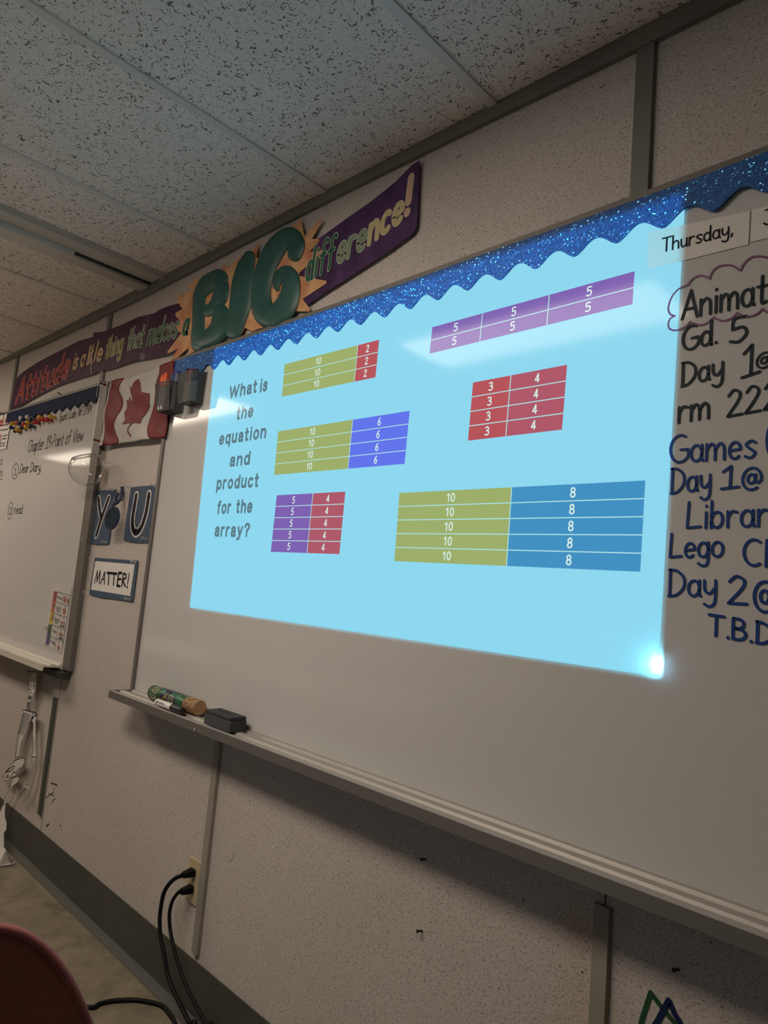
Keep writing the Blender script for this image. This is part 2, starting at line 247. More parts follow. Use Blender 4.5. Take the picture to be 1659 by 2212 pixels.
# ------------------------------------------------------------------ pen alphabet (single strokes; unit = capital height)
def arc(cx, cy, rx, ry, a0, a1, n=12): return [(cx+rx*math.cos(math.radians(a0+(a1-a0)*i/n)), cy+ry*math.sin(math.radians(a0+(a1-a0)*i/n))) for i in range(n+1)]
X = 0.58
def bowl(w=0.42): return arc(w/2, X/2, w/2, X/2, 20, 380, 16)
G = {
 'A': (.62, [[(0, 0), (.34, 1), (.62, 0)], [(.1, .34), (.52, .34)]]), 'B': (.52, [[(0, 0), (0, 1)], [(0, 1), (.3, .97), (.42, .77), (.3, .56), (.05, .53)], [(.05, .53), (.38, .48), (.5, .26), (.34, .03), (0, 0)]]),
 'C': (.6, [arc(.36, .5, .36, .5, 55, 305)]), 'D': (.6, [[(.04, 0), (.04, 1)], [(0, 1), (.3, .95), (.56, .68), (.56, .32), (.3, .04), (0, 0)]]), 'E': (.5, [[(.5, 1), (0, 1), (0, 0), (.5, 0)], [(0, .52), (.42, .52)]]),
 'F': (.5, [[(.5, 1), (0, 1), (0, 0)], [(0, .52), (.4, .52)]]), 'G': (.66, [arc(.38, .5, .38, .5, 60, 330, 14)+[(.68, .46)], [(.68, .46), (.40, .46)]]), 'J': (.45, [[(.4, 1), (.42, .25), (.25, 0), (0, .15)], [(.1, 1), (.65, 1)]]),
 'L': (.5, [[(.04, 1), (0, .04)], [(0, .03), (.5, .06)]]), 'M': (.7, [[(0, 0), (.12, 1), (.36, .3), (.6, 1), (.72, 0)]]), 'N': (.6, [[(0, 0), (.05, 1), (.55, 0), (.6, 1)]]), 'P': (.5, [[(0, 0), (.04, 1)], [(.04, 1), (.34, .98), (.5, .75), (.35, .5), (.03, .46)]]),
 'S': (.5, [[(.48, .88), (.3, 1), (.05, .85), (.12, .6), (.4, .42), (.45, .15), (.2, 0), (0, .12)]]), 'T': (.6, [[(0, 1), (.62, 1)], [(.31, 1), (.3, 0)]]), 'V': (.55, [[(0, 1), (.26, 0), (.55, 1)]]), 'W': (.75, [[(0, 1), (.18, 0), (.37, .8), (.55, 0), (.75, 1)]]),
 'a': (.44, [arc(.2, X/2, .2, X/2, 50, 400, 14), [(.4, X), (.4, .1), (.46, 0)]]), 'b': (.44, [[(0, 1), (0, 0)], arc(.2, X/2, .2, X/2, 170, -170, 14)]), 'c': (.38, [arc(.21, X/2, .21, X/2, 50, 310)]), 'd': (.44, [arc(.2, X/2, .2, X/2, 40, 400, 14), [(.41, 1), (.41, .08), (.45, 0)]]),
 'e': (.42, [[(.02, X*.5), (.4, X*.55)]+arc(.21, X/2, .2, X/2, 20, 315, 12)]), 'f': (.36, [[(.42, .93), (.3, 1.02), (.17, .85), (.15, 0)], [(0, X), (.34, X)]]), 'g': (.42, [arc(.2, X/2, .2, X/2, 40, 400, 14), [(.4, X), (.4, -.2), (.22, -.36), (.02, -.25)]]),
 'h': (.44, [[(0, 1), (0, 0)], [(0, .38), (.2, X), (.38, .45), (.4, 0)]]), 'i': (.1, [[(.05, X), (.05, 0)], [(.05, .8), (.055, .83)]]), 'k': (.42, [[(0, 1), (0, 0)], [(.38, X), (.03, .24), (.42, 0)]]), 'l': (.12, [[(.06, 1.0), (.05, 0)]]),
 'm': (.66, [[(0, X), (0, 0)], [(0, .38), (.16, X), (.3, .45), (.31, 0)], [(.31, .38), (.48, X), (.62, .45), (.64, 0)]]), 'n': (.42, [[(0, X), (0, 0)], [(0, .36), (.2, X), (.37, .45), (.39, 0)]]), 'o': (.44, [arc(.22, X/2, .22, X/2, 90, 455, 16)]),
 'p': (.44, [[(0, X), (0, -.38)], arc(.21, X/2, .2, X/2, 160, -170, 14)]), 'q': (.44, [arc(.2, X/2, .2, X/2, 40, 400, 14), [(.41, X), (.41, -.38)]]), 'r': (.32, [[(0, X), (0, 0)], [(0, .36), (.14, X*.98), (.32, X*.92)]]), 's': (.36, [[(.35, X*.88), (.2, X), (.03, X*.8), (.18, X*.52), (.34, X*.28), (.2, 0), (0, .06)]]),
 't': (.34, [[(.17, .92), (.15, .1), (.24, 0), (.32, .05)], [(0, X), (.34, X)]]), 'u': (.42, [[(0, X), (.02, .14), (.18, 0), (.36, .18)], [(.38, X), (.38, .1), (.43, 0)]]), 'v': (.4, [[(0, X), (.2, 0), (.4, X)]]), 'w': (.58, [[(0, X), (.12, .02), (.28, X*.8), (.42, .02), (.58, X)]]), 'y': (.42, [[(0, X), (.03, .22), (.2, .1), (.38, .3)], [(.4, X), (.39, -.2), (.2, -.38), (.02, -.28)]]),
 '1': (.4, [[(.04, .78), (.26, 1), (.24, 0)], [(0, 0), (.48, .02)]]), '2': (.5, [[(.02, .8), (.2, 1), (.42, .86), (.38, .58), (0, .02)], [(0, .02), (.52, .02)]]), '3': (.46, [[(.03, .9), (.25, 1), (.42, .8), (.15, .54)], [(.15, .54), (.46, .35), (.3, .02), (0, .08)]]), '5': (.46, [[(.45, 1), (.1, 1), (.06, .56)], [(.06, .56), (.36, .58), (.46, .28), (.25, 0), (0, .08)]]),
 '9': (.44, [arc(.21, .74, .2, .25, 40, 400, 14), [(.42, .9), (.36, 0)]]), '4': (.46, [[(.3, 1), (0, .35), (.46, .35)], [(.34, .6), (.34, 0)]]),
 '.': (.1, [[(.05, 0), (.055, .03)]]), ',': (.12, [[(.08, .06), (.02, -.14)]]), ':': (.1, [[(.05, .1), (.055, .13)], [(.05, .45), (.055, .48)]]), '-': (.34, [[(.02, .34), (.3, .36)]]), '!': (.16, [[(.1, 1), (.07, .32)], [(.06, .02), (.065, .06)]]), '(': (.26, [arc(.3, .5, .28, .6, 110, 250)]), '@': (.8, [arc(.38, .44, .15, .2, 40, 400, 12), [(.55, .62), (.54, .3), (.66, .24)]+arc(.4, .44, .38, .48, -10, 305, 16)]), ' ': (.3, []), "'": (.1, [[(.05, 1), (.03, .8)]]),
}
XA = .72
GA = {
 'W': (1.12, [[(0, 1), (.28, 0), (.56, .95), (.84, 0), (1.12, 1)]]), 'h': (.46, [[(0, 1), (0, 0)], [(0, .42), (.1, .62), (.27, .70), (.42, .6), (.46, .42), (.46, 0)]]), 'i': (.02, [[(0, XA), (.01, 0)], [(0, .97), (.01, 1.0)]]), 't': (.28, [[(.11, .98), (.11, .16), (.17, .02), (.28, .03)], [(-.03, .68), (.27, .68)]]),
 'a': (.44, [[(.02, .54), (.1, .67), (.26, .70), (.38, .62), (.41, .48), (.41, .12), (.46, 0)], [(.41, .42), (.14, .36), (.01, .22), (.08, .04), (.24, .02), (.41, .2)]]), 's': (.4, [[(.38, .55), (.28, .68), (.1, .68), (.01, .54), (.12, .40), (.3, .34), (.4, .2), (.3, .03), (.1, .02), (0, .16)]]),
 'e': (.46, [[(0, .35), (.46, .38), (.4, .6), (.23, .70), (.06, .58), (0, .35), (.07, .1), (.25, .01), (.45, .14)]]), 'q': (.48, [arc(.23, .35, .23, .35, 30, 390, 16), [(.48, .72), (.48, -.28)]]), 'u': (.46, [[(0, .72), (0, .24), (.06, .07), (.22, .02), (.38, .1), (.46, .3)], [(.46, .72), (.46, 0)]]),
 'o': (.5, [arc(.25, .355, .25, .345, 90, 450, 18)]), 'n': (.46, [[(0, .72), (0, 0)], [(0, .42), (.1, .62), (.27, .70), (.42, .6), (.46, .42), (.46, 0)]]), 'd': (.48, [arc(.23, .35, .23, .35, 30, 390, 16), [(.48, 1), (.48, 0)]]), 'p': (.48, [arc(.25, .35, .23, .35, 150, 510, 16), [(0, .72), (0, -.28)]]), 'r': (.28, [[(0, .72), (0, 0)], [(0, .45), (.08, .64), (.28, .69)]]),
 'c': (.44, [arc(.25, .35, .25, .345, 40, 320, 14)]), 'f': (.28, [[(.30, .97), (.18, .97), (.11, .84), (.11, 0)], [(-.03, .68), (.27, .68)]]), 'y': (.46, [[(0, .72), (.24, .04)], [(.46, .72), (.24, .04), (.14, -.22), (-.02, -.25)]]), '?': (.48, [[(0, .74), (.06, .92), (.24, .99), (.42, .90), (.46, .72), (.34, .55), (.24, .42), (.24, .28)], [(.24, .02), (.245, .05)]]), ' ': (.06, []),
 '0': (.46, [arc(.23, .5, .21, .46, 90, 450, 18)]), '1': (.2, [[(.0, .74), (.2, .95), (.2, .04)]]), '2': (.44, [[(.02, .76), (.1, .92), (.26, .96), (.41, .84), (.38, .62), (.2, .34), (.02, .06)], [(.02, .05), (.46, .05)]]), '3': (.44, [[(.02, .86), (.2, .96), (.38, .86), (.36, .64), (.16, .53)], [(.16, .53), (.36, .48), (.44, .28), (.34, .08), (.16, .04), (0, .12)]]), '4': (.5, [[(.36, .04), (.36, .95), (0, .28), (.5, .28)]]),
 '5': (.44, [[(.42, .95), (.08, .95), (.05, .54)], [(.05, .54), (.22, .6), (.4, .5), (.43, .28), (.32, .08), (.14, .04), (0, .12)]]), '6': (.44, [[(.38, .95), (.16, .82), (.03, .52), (.03, .26)]+arc(.23, .3, .2, .26, 180, 540, 16)]), '8': (.44, [arc(.22, .74, .18, .22, -90, 270, 16), arc(.22, .27, .21, .24, 90, 450, 16)]),
}
STRAIGHT_A = set('W14')
def print_word(mb, text, a, b, h, wd, gap=.36, t=0.0003):
    x = 0; out = []
    for ch in text:
        g_, st = GA[ch]
        for q in st: out.append([(x+u, v) for u, v in (q if ch in STRAIGHT_A or len(q) > 13 else [p[:2] for p in smooth_line([(u, v, 0) for u, v in q], 4)])])
        x += g_+gap
    x -= gap
    for q in out: mb.stroke([a+(b-a)*(u/x)+Vector((0, 0, v*h)) for u, v in q], wd, t, 10)
    return mb
STRAIGHT = set('AEFLMNTVW14')
def pen_layout(text, gap=0.14, italic=0.0, xscale=None):
    x = 0; out = []
    for ch in text:
        wd, st = G[ch]
        for s in st:
            q = [(x+a+italic*b, b) for a, b in s]
            out.append([tuple(v) for v in (smooth_line([(a, b, 0) for a, b in q], 4) if ch not in STRAIGHT and len(q) < 9 else [Vector((a, b, 0)) for a, b in q])])
        x += wd+gap
    return out, x-gap
def pen(mb, text, p0, p1, h, wd, off, gap=0.14, italic=0.0, t=0.0003, curve=0.0):
    """writes text on the wall: baseline from pixel p0 to p1, capital height h metres, pen width wd metres"""
    a = on_y(*p0, off); b = on_y(*p1, off); lines, tot = pen_layout(text, gap, italic)
    for s in lines: mb.stroke([a+(b-a)*(x/tot)+Vector((0, 0, y*h+curve*4*(x/tot)*(1-x/tot))) for x, y, _ in s], wd, t)
    return mb

# ------------------------------------------------------------------ type (built-in font as mesh)
_fc = {}
def glyphs(text, bold):
    k = (text, bold)
    if k not in _fc:
        c = bpy.data.curves.new('type', 'FONT'); c.body = text; c.size = 1; c.offset = bold; c.resolution_u = 4
        o = bpy.data.objects.new('type', c); COL.objects.link(o); dg = bpy.context.evaluated_depsgraph_get(); dg.update()
        me = o.evaluated_get(dg).to_mesh(); vs = [tuple(v.co) for v in me.vertices]; fs = [list(p.vertices) for p in me.polygons]
        o.evaluated_get(dg).to_mesh_clear(); bpy.data.objects.remove(o); bpy.data.curves.remove(c); _fc[k] = (vs, fs)
    return _fc[k]
CAPH = [None]
def cap_height():
    if CAPH[0] is None:
        vs, _ = glyphs('H', 0.0); CAPH[0] = max(v[1] for v in vs)
    return CAPH[0]
def typed(mb, text, a, b, h, bold=0.0, t=0.0003):
    """typeset text between wall points a and b (left and right ends of the baseline), capital height h"""
    vs, fs = glyphs(text, bold); x0 = min(v[0] for v in vs); x1 = max(v[0] for v in vs); ch = cap_height()
    mb.add([a+(b-a)*((v[0]-x0)/(x1-x0))+Vector((0, -t, v[1]/ch*h)) for v in vs], fs); return mb

# puffed balloon stroke given in pixels, rounded ends
def puffy(mb, pts, rad, off, depth, n=14):
    V = smooth_line([(x, y, r) for (x, y), r in zip(pts, rad)], 6); k = len(V); rings = []
    def tng(i):
        d = V[min(i+1, k-1)]-V[max(i-1, 0)]; d.z = 0; return d.normalized()
    seq = []
    t0 = tng(0); t1 = tng(k-1)
    for a in (85, 60, 35, 15): seq.append((V[0].xy-t0.xy*V[0].z*math.sin(math.radians(a)), t0, V[0].z*math.cos(math.radians(a))))
    for i in range(k): seq.append((V[i].xy, tng(i), V[i].z))
    for a in (15, 35, 60, 85): seq.append((V[-1].xy+t1.xy*V[-1].z*math.sin(math.radians(a)), t1, V[-1].z*math.cos(math.radians(a))))
    rmax = max(rad)
    for c, t, r in seq:
        nx, ny = -t.y, t.x
        rings.append([on_y(c.x+nx*r*math.cos(2*PI*j/n), c.y+ny*r*math.cos(2*PI*j/n), off)+Vector((0, -depth*(r/rmax)*math.sin(2*PI*j/n), 0)) for j in range(n)])
    m = len(rings); f = [[i*n+j, i*n+(j+1) % n, (i+1)*n+(j+1) % n, (i+1)*n+j] for i in range(m-1) for j in range(n)]+[list(range(n)), [(m-1)*n+j for j in range(n)]]
    mb.add([p for q in rings for p in q], f)

# ================================================================== SETTING
XL, XR, YB = -6.6, 5.2, -7.2
struct(MB().box(XL, XR, 0, 0.1, -0.02, CEIL+0.1).build('wall_back', M['wall']))
wall = bpy.data.objects['wall_back']
struct(MB().box(XL-0.1, XL, YB, 0.1, -0.02, CEIL+0.1).build('wall_left', M['wall']))
struct(MB().box(XR, XR+0.1, YB, 0.1, -0.02, CEIL+0.1).build('wall_right', M['wall']))
struct(MB().box(XL, XR, YB-0.1, YB, -0.02, CEIL+0.1).build('wall_front', M['wall']))
struct(MB().box(XL, XR, YB, 0.0, -0.1, 0.0).build('floor', M['floor']))
ceil = struct(MB().box(XL, XR, YB, 0.0, CEIL, CEIL+0.08).build('ceiling', M['ceil']))
g = MB(); xs = [0.854+0.61*k for k in range(-2, 7)]+[0.854-3.5*0.61-0.61*k for k in range(0, 9)]
for x in xs: g.box(x-0.012, x+0.012, YB, -0.003, CEIL-0.006, CEIL+0.002)
for k in range(1, 6): g.box(XL, XR, -1.22*k-0.012, -1.22*k+0.012, CEIL-0.0035, CEIL+0.002)
g.build('ceiling_grid', M['tbar'], ceil)
# trim where wall and ceiling meet, sagging a little between panels
tz = [(-6.5, 2.44), (-2.78, 2.437), (-1.9, 2.416), (-0.95, 2.405), (-0.2, 2.417), (0.35, 2.421), (0.85, 2.418), (1.25, 2.411), (5.1, 2.41)]
t = MB()
for (xa, za), (xb, zb) in zip(tz[:-1], tz[1:]):
    t.hexa([(xa, -0.001, za), (xb, -0.001, zb), (xb, -0.001, CEIL), (xa, -0.001, CEIL)], [(xa, -0.013, za), (xb, -0.013, zb), (xb, -0.013, CEIL-0.001), (xa, -0.013, CEIL-0.001)])
tr = struct(t.build('trim_1', M['trim']))
MB().box(-0.0008, 0.0008, -0.0135, -0.0125, 2.421, CEIL-0.002).build('joint', M['seam'], tr)
# cove base
bz = 0.167
bprof = [(0.0, bz), (-0.004, bz), (-0.005, 0.02), (-0.008, 0.012)]
b = struct(MB().hexa([(XL, -0.0005, 0.0), (XL, -0.0005, bz), (XL, -0.004, bz), (XL, -0.0055, 0.03), (XL, -0.0055, 0.0)], [(XR, -0.0005, 0.0), (XR, -0.0005, bz), (XR, -0.004, bz), (XR, -0.0055, 0.03), (XR, -0.0055, 0.0)]).build('baseboard_back', M['base']))
MB().hexa([(XL, -0.0056, 0.0), (XL, -0.0056, 0.03), (XL, -0.010, 0.018), (XL, -0.016, 0.006), (XL, -0.018, 0.0)], [(XR, -0.0056, 0.0), (XR, -0.0056, 0.03), (XR, -0.010, 0.018), (XR, -0.016, 0.006), (XR, -0.018, 0.0)]).build('cove_toe', M['basetoe'], b)
def batten(i, x, z0, z1, m, wd=0.034, dx=0.0):
    o = MB().hexa([(x-wd/2, -0.0005, z0), (x+wd/2, -0.0005, z0), (x+wd/2+dx, -0.0005, z1), (x-wd/2+dx, -0.0005, z1)], [(x-wd/2+0.003, -0.010, z0), (x+wd/2-0.003, -0.010, z0), (x+wd/2-0.003+dx, -0.010, z1), (x-wd/2+0.003+dx, -0.010, z1)]).build('trim_%d' % i, m)
    return struct(o)
batten(2, -0.003, 0.190, 0.827, M['batten'])
batten(3, 1.220, 0.2, 0.768, M['batten'])
batten(4, -1.248, 0.227, 0.705, M['darkbatten'], 0.030)
batten(5, 1.226, 2.090, 2.412, M['trim'], 0.042)
batten(6, -1.222, 2.09, 2.405, M['trim'], 0.036)
batten(7, -2.44, 2.09, 2.43, M['trim'], 0.036)
batten(8, 2.44, 0.2, 2.41, M['batten'])
for x in (-3.66, -1.222, -0.003, 1.222): MB().box(x-0.0012, x+0.0012, -0.0008, 0.001, bz, 2.41).build('panel_seam', M['seam'], wall)
# scuffs on the wall panels: dents, torn vinyl, pen marks
k1 = crop(0, 1620, 5.184)
mk = MB()
for pl, wd in [([(575, 372), (610, 382), (640, 395)], .006), ([(608, 420), (600, 470), (570, 495), (540, 520), (508, 535)], .003), ([(545, 490), (580, 500), (605, 515)], .004), ([(620, 540), (595, 560), (575, 600)], .003), ([(520, 855), (545, 832)], .008), ([(675, 845), (680, 860)], .006)]:
    mk.stroke([on_y(*k1(*q), 0.0004) for q in pl], wd)
mk.build('torn_vinyl_mark', M['seam'], wall)
mk = MB()
for px, py in [(540, 1730), (590, 1680), (776, 1786), (1131, 1945), (1258, 2100), (524, 1677), (1466, 2093)]: mk.stroke([on_y(px, py, 0.0004)], 0.004)
mk.stroke([on_y(x, y, 0.0004) for x, y in [(503, 1843), (506, 1850), (500, 1858), (495, 1862)]], 0.0015)
mk.stroke([on_y(x, y, 0.0004) for x, y in [(985, 342), (996, 335)]], 0.002)
mk.stroke([on_y(x, y, 0.0004) for x, y in [(1296, 190), (1307, 184)]], 0.002)
mk.build('pock_mark', M['seam'], wall)
kk = crop(1200, 1850, 3.614)
d1 = MB(); d1.stroke([on_y(*kk(*q), 0.0004) for q in [(640, 1420), (680, 1260), (745, 1065), (830, 1180), (930, 1300)]], 0.0085); d1.build('green_pen_mountain', M['greenink'], wall)
d1 = MB(); d1.stroke([on_y(*kk(*q), 0.0009) for q in [(690, 1440), (790, 1300), (885, 1125), (930, 1230), (1010, 1360)]], 0.0095); d1.build('navy_pen_mountain', M['navyink'], wall)
tr2 = MB()
for pl, wd in [([(765, 1535), (785, 1500)], .004), ([(815, 1500), (822, 1485)], .003), ([(830, 1485), (860, 1505), (885, 1520)], .008)]:
    c9 = crop(20, 660, 7.9); tr2.stroke([on_y(*c9(*q), 0.0006) for q in pl], wd)
tr2.build('black_tape_scrap', M['seam'], wall)

# ================================================================== CEILING FIXTURES
def lit_fixture(x, y, label):
    o = thing('ceiling_light', label, 'light', (x, y, CEIL), 'lit ceiling lights')
    L2, W2 = 0.61, 0.19
    f = MB()
    f.box(x-L2-0.02, x+L2+0.02, y-W2-0.02, y-W2, CEIL-0.006, CEIL-0.0005); f.box(x-L2-0.02, x+L2+0.02, y+W2, y+W2+0.02, CEIL-0.006, CEIL-0.0005)
    f.box(x-L2-0.02, x-L2, y-W2, y+W2, CEIL-0.006, CEIL-0.0005); f.box(x+L2, x+L2+0.02, y-W2, y+W2, CEIL-0.006, CEIL-0.0005); f.build('frame', M['fixture'], o)
    MB().hexa([(x-L2, y-W2, CEIL-0.001), (x-L2, y-W2, CEIL-0.006), (x-L2, y, CEIL-0.014), (x-L2, y+W2, CEIL-0.006), (x-L2, y+W2, CEIL-0.001)], [(x+L2, y-W2, CEIL-0.001), (x+L2, y-W2, CEIL-0.006), (x+L2, y, CEIL-0.014), (x+L2, y+W2, CEIL-0.006), (x+L2, y+W2, CEIL-0.001)]).build('diffuser', M['diffuser'] if x > -5 else M['dimdiffuser'], o)  # far left light dimmed to soften its glare on the board
names = ['first row, just behind the viewer', 'first row, left of the viewer', 'first row, far left of the room', 'second row, behind the viewer', 'second row, left']
for (x, y), nm in zip(LIT, names): lit_fixture(x, y, 'lit white ceiling light in the '+nm)
fx = thing('strip_light', 'unlit grey fluorescent strip light on the ceiling with a dark open gap beside its cover', 'light', (-0.83, -0.6, CEIL))
MB().box(-0.955, -0.715, -1.24, -0.002, CEIL-0.006, CEIL-0.0005).build('housing', M['fixture'], fx)
MB().box(-0.748, -0.728, -1.24, -0.003, CEIL-0.018, CEIL-0.006).build('side_rail', M['fixture'], fx)
MB().hexa([(-0.945, -1.24, CEIL-0.007), (-0.83, -1.24, CEIL-0.007), (-0.84, -1.24, CEIL-0.026), (-0.93, -1.24, CEIL-0.024)], [(-0.945, -0.325, CEIL-0.007), (-0.83, -0.325, CEIL-0.007), (-0.84, -0.325, CEIL-0.026), (-0.93, -0.325, CEIL-0.024)]).build('cover', M['darklens'], fx)
MB().hexa([(-0.95, -0.318, CEIL-0.007), (-0.86, -0.318, CEIL-0.007), (-0.865, -0.318, CEIL-0.016), (-0.94, -0.318, CEIL-0.014)], [(-0.95, -0.004, CEIL-0.007), (-0.86, -0.004, CEIL-0.007), (-0.865, -0.004, CEIL-0.02), (-0.94, -0.004, CEIL-0.018)]).build('end_cover', M['fixture'], fx)
MB().box(-0.859, -0.838, -0.33, -0.006, CEIL-0.0095, CEIL-0.0062).build('gap', M['slit'], fx)

# ================================================================== WHITEBOARDS
BY = 0.014                                     # face of both boards
def tray_profile(x, y0=-BY):                    # ribbed tray section
    z = 0.848; p = [(y0, 0.826), (y0, z+0.006)]
    ys = [-0.018, -0.026, -0.030, -0.045, -0.049, -0.064, -0.068, -0.083, -0.087, -0.096]
    zs = [z+0.006, z+0.006, z, z, z+0.005, z+0.005, z, z, z+0.004, z+0.004]
    p += list(zip(ys, zs))+[(-0.100, z+0.004), (-0.100, z-0.021), (-0.094, z-0.021), (-0.092, z-0.006), (-0.03, z-0.010)]
    return [(x, a, b) for a, b in p]
wb = thing('whiteboard', 'large glossy whiteboard with the blue self-lit slide on it and a long marker tray', 'whiteboard', (0.9, 0, 0.85))
BX0, BX1, BZ0, BZ1 = -0.562, 3.05, 0.848, 2.072
MB().box(BX0, BX1, -BY, -0.0005, BZ0, BZ1).build('writing_surface', M['board'], wb)
def bdz(x): return 0.018*((x+0.3)/1.6)**2
f = MB(); n = 24
for i in range(n):
    xa = BX0+(BX1-BX0)*i/n; xb = BX0+(BX1-BX0)*(i+1)/n; xa2, xb2 = min(xa, 1.7), min(xb, 1.7)
    za, zb = 2.058+bdz(xa2), 2.058+bdz(xb2)
    f.hexa([(xa, -0.0005, za), (xb, -0.0005, zb), (xb, -0.0005, zb+0.012), (xa, -0.0005, za+0.012)], [(xa, -0.021, za), (xb, -0.021, zb), (xb, -0.021, zb+0.012), (xa, -0.021, za+0.012)])
f.build('top_frame', M['alu'], wb)
MB().box(-0.566, -0.546, -0.021, -0.0005, 0.85, 2.062).build('side_frame', M['alu'], wb)
tp = MB(); a = tray_profile(-0.535); c = tray_profile(BX1); a2 = [(x-(0.02*(-y-0.014)/0.086), y, z) for x, y, z in a]; tp.hexa(a2, c)
tray = tp.build('marker_tray', M['traytop'], wb)
MB().box(-0.556, BX1, -0.1016, -0.1001, 0.8275, 0.8515).build('tray_lip', M['alu'], tray)
MB().hexa([(-0.5565, -0.1018, 0.827), (-0.5565, -0.1018, 0.853), (-0.5375, -0.0145, 0.855), (-0.5375, -0.0145, 0.827)], [(-0.5545, -0.1018, 0.827), (-0.5545, -0.1018, 0.853), (-0.5355, -0.0145, 0.855), (-0.5355, -0.0145, 0.827)]).build('tray_end_cap', M['alu'], tray)
for px, py, r in [(410, 1572, .002), (420, 1575, .0035), (432, 1578, .002), (273, 1511, .002)]: MB().stroke([on_y(px, py, 0.1018)], r*2).build('paint_fleck', M['paper'], tray)

lb = thing('whiteboard', 'far left whiteboard with black handwriting, cream ribbed tray and a navy scalloped border', 'whiteboard', (-2.3, 0, 0.85))
MB().box(-4.2, -1.19, -BY, -0.0005, 0.848, 2.08).build('writing_surface', M['board'], lb)
MB().hexa([(-4.2, -0.0005, 2.115), (-1.156, -0.0005, 2.066), (-1.156, -0.0005, 2.078), (-4.2, -0.0005, 2.127)], [(-4.2, -0.021, 2.115), (-1.156, -0.021, 2.066), (-1.156, -0.021, 2.078), (-4.2, -0.021, 2.127)]).build('top_frame', M['alu'], lb)
MB().box(-1.186, -1.178, -0.023, -0.0142, 0.845, 2.07).build('inner_frame', M['cream'], lb)
MB().box(-1.178, -1.108, -0.022, -0.0006, 0.835, 2.07).build('side_frame', M['alu'], lb)
a = tray_profile(-4.2); c = tray_profile(-1.19); MB().hexa(a, c).build('marker_tray', M['cream'], lb)
MB().box(-1.36, -1.12, -0.045, -0.012, 0.800, 0.826).build('tray_bracket', M['bracket'], lb)

# ---- handwriting on the boards
OW = BY+0.0004
def line(parent, name, text, p0, p1, h, wd, m, label, off=OW, **kw):
    a = on_y(*p0, off); b = on_y(*p1, off); gap = kw.get('gap', .14); it = kw.get('italic', 0.0); tot = pen_layout(text, gap, it)[1]
    done = ''                                   # every word is a part of its own
    for wd_ in text.split(' '):
        st = pen_layout(done, gap, it)[1]+gap if done else 0.0
        mb = MB()
        for q in pen_layout(wd_, gap, it)[0]: mb.stroke([a+(b-a)*((x+st)/tot)+Vector((0, 0, y*h)) for x, y, _ in q], wd)
        o = mb.build(name, m, parent); o['label'] = label if wd_ == text else label.split(' reading')[0]+' reading '+wd_; done += wd_+' '
line(lb, 'handwriting', 'Spark Code: WF339M', (127, 911), (196, 892), 0.042, 0.0045, M['ink'], 'black handwriting reading Spark Code', gap=.12, italic=.1)
line(lb, 'handwriting', 'Chapter 19-Point of View', (60, 977), (178, 952), 0.062, 0.0055, M['ink'], 'black handwriting reading Chapter 19 Point of View', gap=.1, italic=.1)
line(lb, 'handwriting', 'Dear Diary,', (42, 1022), (88, 1017), 0.048, 0.005, M['ink'], 'black handwriting reading Dear Diary', gap=.1, italic=.08)
line(lb, 'handwriting', 'read', (30, 1110), (47.5, 1109), 0.047, 0.005, M['ink'], 'black handwriting reading read', gap=.12)
line(lb, 'handwriting', 'st.', (-3, 1005), (6, 1003.5), 0.045, 0.005, M['ink'], 'black handwriting at the left picture edge, upper')
line(lb, 'handwriting', 'ts', (-2, 1029), (5, 1027), 0.04, 0.005, M['ink'], 'black handwriting at the left picture edge, lower')
MB().stroke([on_y(-8, 1036, OW), on_y(5.5, 1034.5, OW)], 0.004).build('underline', M['ink'], lb)
for (cx, cy, rx, ry), d, dp in [((33, 1018, 6.5, 16.5), '1.', (30, 1026)), ((22.5, 1103.5, 5, 18), '2.', (20, 1111))]:
    mb = MB(); mb.stroke([on_y(cx+rx*math.cos(a/24*2*PI)+ry*.13*math.sin(a/24*2*PI), cy-ry*math.sin(a/24*2*PI), OW) for a in range(25)], 0.004)
    pen(mb, d, dp, (dp[0]+6, dp[1]-.6), 0.036, 0.0045, OW); o = mb.build('circled_number', M['ink'], lb)
R9 = [('Gd.', (1474, 759), (1549, 740), .044, .0050, 'slateink', 'Gd.'), ('5', (1577, 742), (1612, 734), .042, .0050, 'slateink', '5'),
      ('Day', (1472, 835), (1561, 812), .043, .0048, 'slateink', 'Day'), ('1', (1602, 816), (1634, 806), .052, .0048, 'slateink', '1'), ('@', (1633, 798), (1668, 788), .027, .0034, 'slateink', 'a small at sign'),
      ('rm', (1466, 913), (1531, 903), .048, .0050, 'slateink', 'rm'), ('222', (1571, 901), (1683, 880), .045, .0044, 'slateink', '222'),
      ('Games', (1447, 1000), (1632, 988), .049, .0046, 'blueink', 'Games'), ('(', (1655, 981), (1668, 979), .046, .0046, 'blueink', 'an opening bracket'),
      ('Day', (1449, 1066), (1534, 1057), .044, .0046, 'blueink', 'Day beside 1'), ('1', (1558, 1056), (1589, 1053), .037, .0046, 'blueink', '1 under Games'), ('@', (1602, 1058), (1645, 1054), .038, .0042, 'blueink', 'at sign under Games'),
      ('Librar', (1484, 1142), (1659, 1136), .046, .0046, 'blueink', 'Librar'), ('Lego', (1447, 1205), (1561, 1202), .042, .0046, 'blueink', 'Lego'), ('Cl', (1606, 1220), (1659, 1224), .042, .0046, 'blueink', 'Cl'),
      ('Day', (1444, 1287), (1546, 1288), .045, .0046, 'blueink', 'Day beside 2'), ('2', (1573, 1304), (1612, 1306), .045, .0048, 'blueink', '2'), ('@', (1627, 1317), (1678, 1322), .050, .0048, 'blueink', 'at sign beside 2'),
      ('T.B.D', (1530, 1371), (1668, 1394), .033, .0048, 'blueink', 'T.B.D')]
